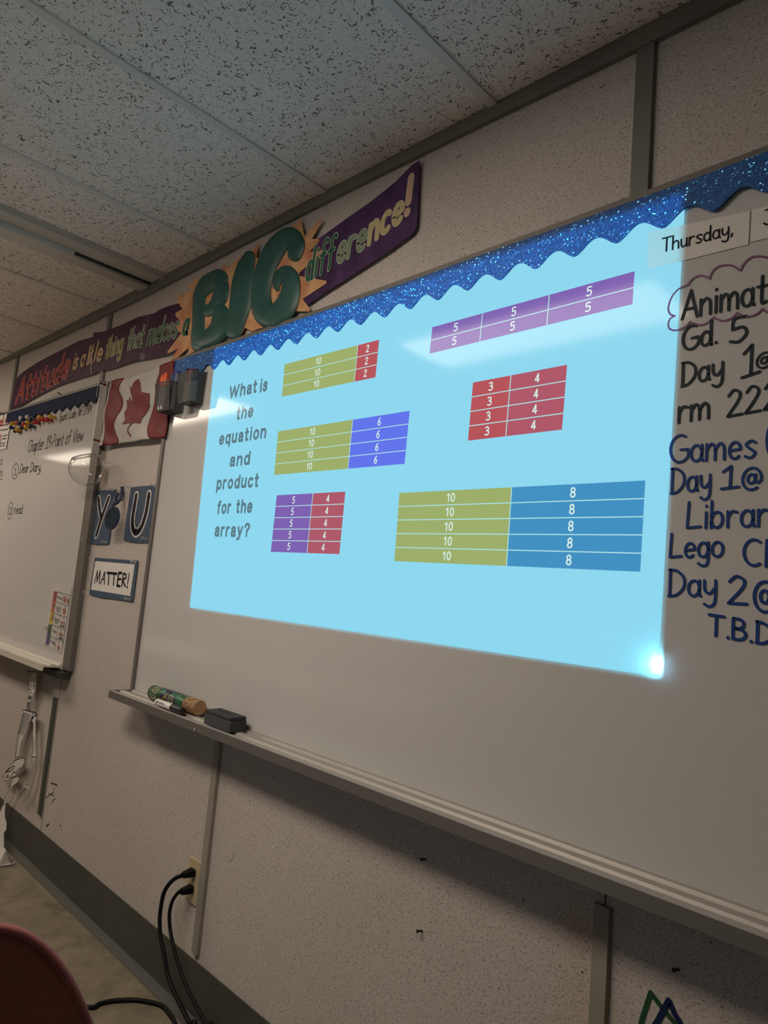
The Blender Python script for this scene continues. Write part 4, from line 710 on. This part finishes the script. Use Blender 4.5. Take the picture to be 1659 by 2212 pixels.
# ================================================================== MAGNETS ON THE LEFT BOARD
cm = crop(0, 830, 7.541)
mags = [('blue', 208, 710), ('yellow', 255, 655), ('blue', 275, 765), ('yellow', 305, 745), ('orange red', 330, 640), ('blue', 372, 650), ('blue', 380, 715), ('pale', 397, 565), ('red', 415, 660), ('blue', 435, 585), ('yellow', 448, 700), ('yellow', 485, 625), ('pale', 503, 548), ('blue', 522, 690), ('blue', 558, 590), ('red', 602, 625), ('red', 657, 580), ('yellow', 702, 550), ('red', 738, 580), ('red', 798, 580), ('yellow', 855, 535)]
mm = {'blue': 'magblue', 'yellow': 'yellowpl', 'red': 'redpl', 'orange red': 'orangered', 'pale': 'magclear'}
cnt = {}; tot = {}
for c_, _, _ in mags: tot[c_] = tot.get(c_, 0)+1
ordn = ['first', 'second', 'third', 'fourth', 'fifth', 'sixth', 'seventh', 'eighth']
for c_, x, y in mags:
    p = on_y(*cm(x-4, y), 0.030); p.y = -BY-0.0004
    cnt[c_] = cnt.get(c_, 0)+1
    yy = -0.0235 if p.z > 1.985 else -BY-0.0004
    p.y = yy
    mb = MB().lathe(p, (0, -1, 0), [(0.0085, 0.0), (0.0095, 0.002), (0.0085, 0.005), (0.0055, 0.009), (0.0065, 0.013), (0.0105, 0.017), (0.0125, 0.022), (0.0115, 0.028), (0.007, 0.0325), (0.001, 0.034)], 18)
    tag(mb.build('push_magnet', M[mm[c_]], None, True), '%s knob magnet under the navy border, %s %s one from the left' % (c_, ordn[cnt[c_]-1], c_), 'magnet', 'knob magnets on the left whiteboard')

# ================================================================== LEVEL 4 POSTER
po = thing('poster', 'white printed poster with a red heading at the left picture edge', 'poster', on_y(0, 950, 0))
pl([cm(*q) for q in [(-170, 510), (185, 437), (150, 750), (100, 1050), (-60, 1085), (-190, 1110)]], 0.018, 0.001).build('sheet', M['white'], po)
mb = MB(); a, b = on_y(*cm(-110, 705), .0195), on_y(*cm(132, 645), .0195); typed(mb, 'Level 4!', a, b, 0.052, 0.02); mb.build('heading', M['redprint'], po)
mb = MB()
for i in range(16):
    x0 = -160+i*21; mb.stroke([on_y(*cm(x0, 512-(x0+160)*.205), .0195), on_y(*cm(x0+11, 510-(x0+160)*.205), .0195)], .007)
mb.build('dashed_border', M['redprint'], po)
mb = MB()
for yb, xa, xb in [(700, -90, 142), (770, -60, 128), (850, 40, 115), (900, 40, 95), (975, 0, 92), (1015, 0, 85)]:
    x = xa
    while x < xb-6:
        l = random.choice((14, 22, 30)); y = yb-(x-xa)*.17; l = min(l, xb-x); mb.stroke([on_y(*cm(x, y), .0195), on_y(*cm(x+l*.35, y-16), .0195), on_y(*cm(x+l*.6, y-2), .0195), on_y(*cm(x+l, y-14), .0195)], .0055); x += l+9
mb.build('small_print', M['ink'], po)
mb = MB(); mb.stroke([on_y(*cm(-10, 850), .0195), on_y(*cm(10, 830), .0195), on_y(*cm(12, 940), .0195)], .012); mb.build('drawing', M['skin'], po)
tag(MB().stroke([on_y(*cm(0, 468), .02), on_y(*cm(40, 478), .02), on_y(*cm(70, 490), .02)], .01, .006).build('hook_clip', M['black']), 'black clip holding the top of the red headed poster', 'clip')

# ================================================================== VOICE LEVEL CHART
cv = crop(80, 1240, 12.29); VO = BY+0.0015
vc = thing('voice_chart', 'voice level chart in a clear sleeve with a rainbow number strip on the left whiteboard', 'chart', on_y(120, 1330, BY))
pl([cv(*q) for q in [(435, 165), (930, 320), (640, 2090), (170, 1870)]], VO, 0.0008).build('sheet', M['white'], vc)
for y0, y1, m in [((450, 470, 545), (720, 745, 505), 'redprint'), ((720, 745, 505), (1015, 1050, 460), 'orangeprint'), ((1015, 1050, 460), (1320, 1350, 412), 'yellowprint'), ((1320, 1350, 412), (1590, 1640, 366), 'greenprint'), ((1590, 1640, 366), (1870, 1895, 318), 'blueprint')]:
    dx0 = 450-(y0[0]-450)*(450-222)/(1870-450); dx1 = 450-(y1[0]-450)*(450-222)/(1870-450)
    pl([cv(*q) for q in [(dx0, y0[0]), (dx0+95, y0[1]), (dx1+95, y1[1]), (dx1, y1[0])]], VO+0.0009, 0.0003).build('colour_block', M[m], vc)
mb = MB()
for (xa, ya), (xb, yb) in [((540, 475), (895, 572)), ((500, 740), (855, 848)), ((460, 1045), (805, 1162)), ((410, 1352), (755, 1492)), ((360, 1655), (710, 1805)), ((705, 520), (470, 1985)), ((895, 572), (880, 680))]: mb.stroke([on_y(*cv(xa, ya), VO+.0010), on_y(*cv(xb, yb), VO+.0010)], .0028)
mb.build('table_line', M['ink'], vc)
mb = MB()
for tx, xa, ya, xb, yb, h in [('5', 450, 640, 505, 655, .024), ('4', 412, 905, 470, 920, .024), ('3', 362, 1215, 425, 1230, .026), ('Screaming', 535, 645, 665, 690, .014), ('Outside', 510, 920, 615, 950, .014), ('Voice', 515, 1000, 590, 1025, .014), ('Classroom', 450, 1225, 585, 1262, .014), ('Voice', 468, 1310, 545, 1335, .014), ('Whisper', 412, 1540, 520, 1575, .014), ('No Talking', 345, 1815, 475, 1890, .014)]:
    typed(mb, tx, on_y(*cv(xa, ya), VO+.0012), on_y(*cv(xb, yb), VO+.0012), h, .01)
mb.build('printed_word', M['ink'], vc)
mb = MB(); mb2 = MB()
for x, y, s in [(735, 680, 1), (820, 720, 1), (725, 990, 1.15), (655, 1290, .6), (715, 1310, .6), (612, 1600, .7), (665, 1620, .6), (570, 1960, .85)]:
    mb.plate([on_y(*cv(x+38*s*math.cos(a*PI/7), y+88*s*math.sin(a*PI/7)), VO+.0010) for a in range(14)], .0003)
    mb2.stroke([on_y(*cv(x+22*s, y-20), VO+.0015), on_y(*cv(x+10*s, y+25), VO+.0015)], .004)
for x, y in [(640, 1370), (705, 1385), (600, 1690), (650, 1705)]: mb2.plate([on_y(*cv(*q), VO+.0010) for q in [(x-28, y+40), (x-20, y-30), (x+20, y-20), (x+32, y+50)]], .0003)
for x, y in [(795, 597), (755, 865), (705, 1180), (655, 1500), (585, 1815)]: mb2.stroke([on_y(*cv(x-14, y-3), VO+.0011), on_y(*cv(x+14, y+3), VO+.0011)], .004)
mb.build('face_picture', M['skin'], vc); mb2.build('picture_detail', M['ink'], vc)
pl([cv(*q) for q in [(420, 155), (935, 310), (632, 2105), (160, 1880)]], VO+0.0020, 0.0004).build('clear_sleeve', M['tape'], vc)
p = on_y(*cv(270, 1430), VO+.003); tag(MB().lathe(p, (0, -1, 0), [(.009, 0), (.010, .004), (.007, .008), (.0085, .014), (.006, .018), (.001, .019)], 16).build('clear_magnet', M['clear'], None, True), 'clear knob magnet holding the left edge of the voice level chart', 'magnet')

# ================================================================== PAPER SKELETON
s1 = crop(0, 1430, 9.615); s2 = crop(0, 1620, 8.508)
sk = thing('paper_skeleton', 'white paper cut-out skeleton hanging on the wall below the left whiteboard tray', 'decoration', on_y(60, 1560, 0))
def soff(py): return 0.026+(0.052*max(0.0, (py-1725)/145.0)**1.6 if py > 1725 else 0)
def spt(q, cr_, e=0.0): x, y = cr_(*q); return on_y(x, y, soff(y)+e)
def bone(name, pts, cr_, outline=.0028):
    P = [spt(q, cr_) for q in pts]; MB().hexa(P, [p+Vector((0, -.0006, 0)) for p in P]).build(name, M['white'], sk)
    if outline:
        ol.stroke([spt(q, cr_, .0009) for q in pts+[pts[0]]], outline)
ol = MB()
bone('skull', [(670, 210), (745, 205), (765, 260), (762, 400), (742, 560), (735, 600), (700, 660), (665, 770), (605, 860), (580, 840), (580, 720), (595, 600), (590, 530), (610, 430), (640, 290)], s1)
bone('neck', [(575, 850), (625, 850), (630, 1010), (530, 1010), (555, 920)], s1)
bone('rib_cage', [(480, 1080), (480, 990), (540, 1000), (600, 1020), (720, 1040), (790, 1100), (775, 1125), (720, 1100), (700, 1150), (650, 1210), (600, 1300), (560, 1400), (510, 1520), (450, 1650), (420, 1760), (400, 1850), (390, 1960), (320, 1980), (340, 1850), (330, 1740), (355, 1560), (400, 1400), (440, 1230), (470, 1120)], s1)
bone('upper_arm', [(660, 1150), (740, 1110), (755, 1140), (740, 1300), (745, 1500), (735, 1700), (745, 1850), (755, 1930), (740, 1970), (690, 1985), (655, 1930), (680, 1870), (695, 1800), (690, 1650), (675, 1500), (690, 1330), (680, 1250), (650, 1210)], s1)
bone('forearm', [(585, 130), (660, 130), (660, 170), (635, 230), (605, 340), (580, 450), (540, 600), (520, 650), (475, 640), (510, 560), (560, 350), (590, 200)], s2)
ol.stroke([spt(q, s2, .0011) for q in [(618, 180), (590, 330), (545, 500), (515, 600)]], .0032)
hd = MB(); P = [spt(q, s2) for q in [(460, 690), (475, 630), (515, 640), (510, 700), (485, 715)]]; hd.hexa(P, [p+Vector((0, -.0006, 0)) for p in P])
for f_ in [[(465, 690), (430, 730), (385, 790), (350, 850), (328, 905)], [(475, 700), (445, 750), (415, 820), (390, 880), (378, 940)], [(485, 705), (470, 780), (455, 840), (445, 910), (445, 975)], [(495, 705), (492, 790), (490, 850), (485, 910), (473, 970)], [(505, 700), (515, 760), (525, 820), (532, 870), (536, 915)]]:
    hd.stroke([spt(q, s2) for q in f_], .0065, .0006)
    ol.stroke([spt((x+7, y), s2, .0011) for x, y in f_], .0018); ol.stroke([spt((x-7, y), s2, .0011) for x, y in f_], .0018)
hd.build('hand', M['white'], sk)
bone('pelvis', [(275, 190), (370, 150), (430, 145), (465, 190), (455, 260), (420, 330), (390, 345), (370, 325), (330, 360), (300, 400), (305, 440), (280, 495), (235, 515), (190, 495), (150, 550), (105, 570), (85, 550), (75, 490), (55, 490), (100, 410), (160, 340), (190, 280), (235, 240)], s2)
bone('thigh', [(210, 580), (245, 510), (330, 480), (355, 510), (345, 570), (300, 620), (240, 660), (180, 770), (130, 920), (100, 1010), (60, 1010), (80, 930), (140, 800), (195, 680)], s2)
bone('shin', [(60, 1000), (105, 1000), (85, 1120), (90, 1250), (120, 1340), (115, 1470), (70, 1520), (68, 1650), (72, 1800), (-20, 1800), (-30, 1500), (-30, 1200), (20, 1110)], s2, 0)
ft = [on_y(*s2(*q), 0.078-0.0*q[1]) for q in [(-10, 1790), (75, 1790), (110, 1830), (170, 1950)]]+[on_z(*s2(*q), 0.004) for q in [(255, 2040), (270, 2085), (200, 2110), (0, 2140), (-40, 2140)]]
MB().hexa(ft, [p+Vector((0, -.0006, .0006)) for p in ft]).build('foot', M['paper'], sk)
# inked details
for s, cr_, wd in [([(600, 540), (620, 490), (650, 480), (655, 520), (625, 570), (600, 560)], s1, .003), ([(690, 490), (720, 485), (728, 530), (700, 560), (688, 530), (690, 490)], s1, .003), ([(640, 580), (620, 640), (635, 660), (655, 620)], s1, .003), ([(590, 730), (620, 700), (655, 720), (640, 765), (600, 765), (590, 730)], s1, .004), ([(600, 745), (650, 740)], s1, .003),
                   ([(585, 1020), (700, 1045), (770, 1100)], s1, .003), ([(675, 1060), (660, 1150), (640, 1220), (590, 1300)], s1, .004)]:
    ol.stroke([spt(q, cr_, .0011) for q in s], wd)
for i in range(13):
    y = 1085+i*34; xl = 470-i*8.5; xr = 640-i*11-max(0, i-6)*5
    ol.stroke([spt(q, s1, .0011) for q in [(xl, y-6+i), (xl+(xr-xl)*.4, y-20), (xl+(xr-xl)*.75, y+6), (xr, y+34)]], .0026)
for i in range(16):
    y = 1440+i*34; x = 410-i*5.6; ol.stroke([spt((x, y), s1, .0011), spt((x-14, y+14), s1, .0011)], .003)
for i in range(5):
    y = 870+i*28; ol.stroke([spt((575-i*6, y), s1, .0011), spt((622, y+6), s1, .0011)], .003)
for s in [[(110, 480), (150, 455), (160, 480), (140, 505), (115, 505), (110, 480)], [(205, 470), (240, 410), (285, 410), (300, 440), (280, 490), (230, 505), (205, 470)], [(110, 405), (190, 330), (240, 295), (268, 305), (240, 350), (195, 390), (110, 410)], [(390, 335), (440, 260), (450, 190)], [(270, 190), (330, 170), (370, 150)]]:
    ol.stroke([spt(q, s2, .0011) for q in s], .0035)
ol.build('ink_line', M['ink'], sk)
p = on_y(*s1(715, 205), 0.0); tag(MB().lathe(p, (0, -1, .1), [(.002, -.004), (.002, .026), (.0045, .027), (.005, .029), (.001, .030)], 12).build('nail', M['nail'], None, True), 'dark nail holding the top of the paper skeleton', 'nail', 'nails in the wall')
for q, lb_ in [((920, 1856), 'dark nail stub in the lower wall just under the long tray shadow'), ((912, 2011), 'small dark nail stub lower on the wall panel under the whiteboard'), ((1466, 2094), 'small dark peg in the right wall panel above the pen drawing')]:
    p = on_y(*q, 0.0); tag(MB().lathe(p, (-.3, -1, .1), [(.0022, -.004), (.002, .010), (.0036, .011), (.0034, .013), (.001, .0135)], 12).build('nail', M['nail'], None, True), lb_, 'nail', 'nails in the wall')

# ================================================================== TRAY ITEMS
TZ = 0.8535
a_, b_ = Vector((-0.385, -0.046, TZ+0.0245)), Vector((-0.0, -0.046, TZ+0.0245))
R_ = 0.0235
a_ = on_z(331, 1499, TZ+0.0235); a_.y = -0.045; a_.x = on_y(331, 1499, 0.045).x; b_.x = on_y(432, 1530, 0.045).x; a_.z = b_.z = TZ+0.0235
rs_ = thing('painted_rain_stick', 'green and navy painted wooden stick with a bare carved end lying on the marker tray', 'stick', (a_+b_)/2)
d_ = (b_-a_); Ls = d_.length; d_.normalize()
MB().lathe(a_, d_, [(R_*.9, 0), (R_, .004), (R_, Ls*.30)], 28).build('painted_end', M['painted'], rs_, True)
MB().lathe(a_+d_*Ls*.30, d_, [(R_*1.003, 0), (R_*1.003, Ls*.32)], 28).build('painted_middle', M['night'], rs_, True)
MB().lathe(a_+d_*Ls*.62, d_, [(R_*1.002, 0), (R_*1.002, Ls*.16)], 28).build('painted_band', M['painted'], rs_, True)
MB().lathe(a_+d_*Ls*.78, d_, [(R_*.985, 0), (R_*.985, Ls*.215), (R_*.93, Ls*.22)], 28).build('bare_wood', M['wood'], rs_, True)
MB().lathe(a_+d_*Ls, d_, [(R_*.92, -.0005), (R_*.92, .001), (.001, .001)], 28).build('sawn_end', M['woodend'], rs_, True)
def onst(u, ang, e=.0006): return a_+d_*(Ls*u)+Vector((0, -math.cos(ang), math.sin(ang)))*(R_+e)
dt = MB(); gd = MB(); mt = MB(); nk = MB()
for u, an, r in [(.16, .95, .017), (.14, .2, .019), (.53, .0, .015)]:
    for k in range(14):
        q = 2*PI*k/14; c0 = onst(u+r*math.cos(q)/Ls, an+r*math.sin(q)/R_); dt.lathe(c0, c0-(a_+d_*((c0-a_).dot(d_))), [(.0022, -.0005), (.0018, .0008), (.0003, .001)], 6)
    for k in range(7):
        q = 2*PI*k/7; c0 = onst(u+r*.5*math.cos(q)/Ls, an+r*.5*math.sin(q)/R_); dt.lathe(c0, c0-(a_+d_*((c0-a_).dot(d_))), [(.0017, -.0005), (.0014, .0008), (.0003, .001)], 6)
for u0, a0, u1, a1 in [(.30, .9, .36, .75), (.33, 1.1, .33, .6), (.30, .65, .37, 1.0)]: mt.tube([onst(u0+(u1-u0)*k/6, a0+(a1-a0)*k/6, .0004) for k in range(7)], .0014, 6)
for u0, a0, u1, a1 in [(.38, .5, .45, .1), (.42, .6, .40, .05), (.36, .05, .44, .3), (.37, -.2, .41, .0)]: gd.tube([onst(u0+(u1-u0)*k/6, a0+(a1-a0)*k/6, .0004) for k in range(7)], .0013, 6)
for k in range(7): mt.tube([onst(.50+.03*k, .75+.15*j-(k*.02), .0004) for j in range(-1, 4)], .0009, 6)
for k in range(26):
    u, an = random.uniform(.80, .98), random.uniform(-.9, 1.4); nk.tube([onst(u-.012, an, -.0002), onst(u+.012, an, -.0002)], .0012, 6)
dt.build('dot_pattern', M['dot'], rs_); mt.build('mint_pattern', M['mint'], rs_); gd.build('ochre_pattern', M['gold'], rs_); nk.build('carved_notch', mat('dark_wood_notch', (0.16, .07, .025), .7), rs_)
# marker on tray
ma, mb_ = on_y(338, 1524, 0.083), on_y(394, 1540, 0.083); ma.z = mb_.z = TZ+0.0112
mk_ = thing('dry_erase_marker', 'white dry erase marker with a black cap lying on the front of the tray', 'marker', (ma+mb_)/2)
md = (mb_-ma); ml = md.length; md.normalize()
MB().lathe(ma, md, [(.0085, 0), (.0104, .003), (.0104, ml*.62)], 20).build('barrel', M['markerwhite'], mk_, True)
MB().lathe(ma+md*ml*.62, md, [(.0110, 0), (.0110, ml*.30), (.0102, ml*.36), (.009, ml*.38)], 20).build('cap', M['black'], mk_, True)
mb = MB(); a = ma+md*ml*.10+Vector((0, -.0098, .0035))
mb.box(a.x, a.x+.006, a.y-.0006, a.y, a.z-.003, a.z+.003)
for k in range(6): mb.box(a.x+.014+k*.006, a.x+.0175+k*.006, a.y-.0006, a.y, a.z-.0015, a.z+.0015)
mb.build('print', M['ink'], mk_)
# eraser
e0 = on_y(442, 1567, 0.083).x; e1 = on_y(499, 1577, 0.083).x
er = thing('eraser', 'dark charcoal felt whiteboard eraser with an embossed top on the tray', 'eraser', ((e0+e1)/2, -.055, TZ))
EY0, EY1 = -.088, -.033
MB().box(e0, e1, EY0, EY1, TZ, TZ+.030).build('felt_pad', M['felt'], er, bevel=.002)
MB().box(e0+.001, e1-.001, EY0+.001, EY1-.001, TZ+.030, TZ+.041).build('foam_top', M['foam'], er, bevel=.003)
mb = MB()
for s in [[(.12, .5), (.18, .8), (.24, .5), (.18, .25), (.3, .3)], [(.34, .3), (.46, .75)], [(.34, .75), (.46, .3)], [(.5, .2), (.53, .75), (.62, .65), (.54, .45)], [(.66, .5), (.74, .75), (.82, .5), (.74, .25), (.66, .5)]]:
    mb.tube([Vector((e0+(e1-e0)*u, EY0+(EY1-EY0)*v, TZ+.0412)) for u, v in s], .0012, 6)
mb.build('embossing', M['felt'], er)

# ================================================================== OUTLET, PLUGS, CORDS
oc = crop(340, 1800, 1.0)
ox0, ox1, oz0, oz1 = -0.0885, -0.0225, 0.308, 0.432
ol_ = thing('outlet', 'ivory wall outlet plate low on the wall next to the grey batten', 'outlet', (-0.055, 0, 0.37))
MB().box(ox0, ox1, -0.006, -0.0005, oz0, oz1).build('cover_plate', M['ivory'], ol_, bevel=.002)
for z in (0.397, 0.350): MB().lathe((-0.055, -0.006, z), (0, -1, 0), [(.0165, -.001), (.0165, .0012), (.001, .0012)], 24).build('receptacle', M['ivory'], ol_)
MB().lathe((-0.055, -0.006, 0.3735), (0, -1, 0), [(.003, -.0005), (.0026, .001), (.0005, .0012)], 12).build('screw', M['nail'], ol_)
def cord(zr, px_path, offs, r, label, n2):
    o = thing('power_cord', label, 'cord', (-0.055, -0.01, zr))
    a = Vector((-0.055, -0.0075, zr))
    MB().hexa([a+Vector((s*.013, 0, t_*.011)) for s, t_ in ((-1, -1), (1, -1), (1, 1), (-1, 1))], [a+Vector((-.004+s*.008, -.034, -.003+t_*.008)) for s, t_ in ((-1, -1), (1, -1), (1, 1), (-1, 1))]).build('plug', M['rubber'], o, bevel=.003)
    st = a+Vector((-.004, -.034, -.003)); q = [on_y(x, y, f_) for (x, y), f_ in zip(px_path, offs)]
    MB().tube([st, st+(q[0]-st)*.7], [.0065, .0045], 10).build('strain_relief', M['rubber'], o, True)
    q += n2
    for v in q: v.z = max(v.z, r+.001)
    MB().tube(smooth_line([st]+q, 6), r, 10).build('cable', M['rubber'], o, True)
cord(0.397, [(376, 1899), (358, 1920), (350, 1945), (345, 1985), (347, 2025), (355, 2062), (362, 2105), (377, 2145), (393, 2178), (408, 2207), (420, 2222)], [.055, .062, .066, .07, .074, .078, .082, .086, .09, .098, .105], .0060, 'upper black power cord plugged into the ivory wall outlet', [Vector((.22, -.2, .006)), Vector((.36, -.45, .006)), Vector((.44, -.9, .006))])
cord(0.350, [(387, 1926), (373, 1945), (366, 1975), (368, 2010), (375, 2045), (384, 2080), (396, 2115), (411, 2148), (428, 2180), (446, 2212), (455, 2225)], [.05, .056, .06, .062, .066, .07, .075, .08, .085, .092, .1], .0052, 'lower black power cord plugged into the ivory wall outlet', [Vector((.27, -.2, .006)), Vector((.40, -.45, .006)), Vector((.50, -.9, .006))])
fp = [on_z(x, y, .0062) for x, y in [(190, 2176), (215, 2168), (245, 2162), (290, 2160), (325, 2165), (350, 2173), (366, 2190), (378, 2212)]]
fp = [Vector((-.62, -.62, .0062)), Vector((-.36, -.32, .0062))]+fp+[Vector((.02, -.07, .0062)), Vector((.14, -.14, .0062))]
tag(MB().tube(smooth_line(fp, 6), .0062, 10).build('floor_cable', M['rubber'], None, True), 'thick black cable lying on the floor in front of the cove base', 'cable')

# ================================================================== RED CHAIR
CT = 0.78
pc = CAM+ray(-160, 2060)*CT
vd = (pc-CAM); vd.z = 0; vd.normalize(); eh = Vector((-vd.y, vd.x, 0))*-1
ch = thing('chair', 'red plastic school chair in the bottom left corner of the picture', 'chair', (pc.x, pc.y, 0))
pr = CAM+ray(216, 2212)*CT
half = (pr-pc).dot(eh)+0.004; ztop = (CAM+ray(0, 2041)*CT).z+0.004
def shellpt(u, v):        # u -1..1 across, v 0..1 from top down the back, 1..2 along the seat
    if v <= 1:
        wdt = half*(1.0-0.03*v)
        curve = 0.05*u*u; z = ztop-v*(ztop-0.47); back = 0.09*(v)
        return pc+eh*(u*wdt)+vd*(0.0-curve+back*0.4)+Vector((0, 0, z-pc.z))
    s = v-1
    return pc+eh*(u*half*(0.97+0.05*s))+vd*(0.036+0.40*s-0.05*u*u*(1-s))+Vector((0, 0, 0.47-0.02*math.sin(s*PI)-0.03*s*s-pc.z+0.025*u*u))
def topcut(u):             # rounded upper corners
    return 0.0+0.33*max(0, (abs(u)-0.28)/0.72)**2.3
NU = 32
rows = []
for i in range(29):
    r = []
    for j in range(NU+1):
        u = -1+2*j/NU; tc = topcut(u); v = i/20.0
        vv = tc+(1-tc)*v if v <= 1 else v
        r.append(shellpt(u, vv))
    rows.append(r)
so = MB().grid(rows).build('seat_shell', M['chair'], ch, True); md_ = so.modifiers.new('thickness', 'SOLIDIFY'); md_.thickness = 0.006; md_.offset = 0
MB().tube(rows[0], 0.0052, 10).build('rolled_rim', M['chairrim'], ch, True)
for sx, dy0, dy1 in [(-1, .06, .0), (1, .06, .0), (-1, .36, .42), (1, .36, .42)]:
    MB().tube([pc+eh*(sx*half*.7)+vd*dy0+Vector((0, 0, .455-pc.z)), pc+eh*(sx*half*.95)+vd*dy1+Vector((0, 0, .012-pc.z))], .011, 10).build('leg', M['chrome'], ch, True)

# ================================================================== ADDED PALE TABLES (unseen, bounce light up to the ceiling)
def table(x, y, label):
    o = thing('bounce_table', label, 'table', (x, y, 0), 'added bounce tables')
    MB().box(x-.76, x+.76, y-.30, y+.30, .70, .725).build('tabletop', M['tabletop'], o, bevel=.004)
    for sx in (-.7, .7):
        for sy in (-.25, .25): MB().lathe((x+sx, y+sy, 0.0), (0, 0, 1), [(.014, 0), (.016, .004), (.016, .70)], 14).build('leg', M['cart'], o, True)
for i, (x, y) in enumerate([(-1.15, -1.45), (-2.95, -1.45), (-4.75, -1.45), (-1.15, -2.75), (-2.95, -2.75), (2.0, -2.6), (-1.15, -4.1), (-2.95, -4.1), (2.0, -4.1)]):
    table(x, y, 'added pale bounce table in the %s row, %s' % (['first', 'first', 'first', 'second', 'second', 'second', 'third', 'third', 'third'][i], ['left of the viewer', 'two left of the viewer', 'far left of the viewer', 'left of the projector cart', 'two left of the projector cart', 'right of the projector cart', 'left at the back', 'two left at the back', 'right at the back'][i]))

# ================================================================== PROJECTOR AND CART (behind the camera)
ct = thing('projector_cart', 'grey steel cart behind the viewer that carries the projector', 'cart', (LENS.x, LENS.y-.2, 0))
cz = LENS.z-0.07
for z in (cz-.02, .45, .14): MB().box(LENS.x-.26, LENS.x+.26, LENS.y-.42, LENS.y+.02, z-.012, z+.012).build('shelf', M['cart'], ct, bevel=.004)
for x in (-.245, .245):
    for y in (-.405, .005): MB().box(LENS.x+x-.012, LENS.x+x+.012, LENS.y+y-.012, LENS.y+y+.012, .05, cz-.02).build('leg', M['cart'], ct); MB().lathe((LENS.x+x-.012, LENS.y+y, .03), (1, 0, 0), [(.028, 0), (.03, .004), (.03, .02), (.028, .024)], 18).build('caster', M['rubber'], ct, True)
pj = thing('projector', 'white data projector on the cart, lighting the border and cards by the self-lit slide', 'projector', (LENS.x, LENS.y-.15, cz-.008))
case = MB(); x0, x1, y0, y1, z0, z1 = LENS.x-.16, LENS.x+.16, LENS.y-.28, LENS.y-.03, cz+.0, cz+.115
case.box(x0, x1, y0, y1, z0, z1); case.build('case', M['projector'], pj, bevel=.012)
for x in (-.12, .12):
    for y in (-.25, -.06): MB().lathe((LENS.x+x, LENS.y+y, cz-.0078), (0, 0, 1), [(.012, 0), (.012, .009)], 12).build('foot', M['rubber'], pj)
MB().lathe(LENS+Vector((0, -.031, 0)), (0, 1, 0), [(.036, 0), (.036, .026), (.032, .026), (.031, .004), (.001, .004)], 32).build('lens_barrel', M['black'], pj, True)
MB().lathe(LENS+Vector((0, -.026, 0)), (0, 1, 0), [(.0285, 0), (.022, .004), (.001, .007)], 32).build('lens', M['black'], pj, True)
# the lamp, masked to the picture rectangle by an added gate plate and hood
ld = bpy.data.lights.new('projector_lamp', 'POINT'); ld.energy = BEAM_WATT; ld.color = BEAM_COLOR; ld.shadow_soft_size = 0.0002
lo = bpy.data.objects.new('projector_lamp', ld); COL.objects.link(lo); lo.location = LENS-pj.location; lo.parent = pj
gy = 0.055
def gate(p): d = p-LENS; return LENS+d*(gy/d.y)
h4 = [gate(c) for c in (c4[3], c4[2], c4[1], c4[0])]
S = .05; o4 = [Vector((LENS.x+a*S, LENS.y+gy, LENS.z+b*S)) for a, b in ((-1, -1), (1, -1), (1, 1), (-1, 1))]
MB().add(h4+o4, [(i, (i+1) % 4, (i+1) % 4+4, i+4) for i in range(4)]).build('beam_gate', M['lens'], pj)  # gate plate glows to imitate the lens halo on the board
hood = MB()
for i in range(4): a, b = o4[i], o4[(i+1) % 4]; e = Vector((0, -gy-.03, 0)); hood.add([a, b, b+e, a+e], [(0, 1, 2, 3)])
hood.build('beam_hood', M['black'], pj)
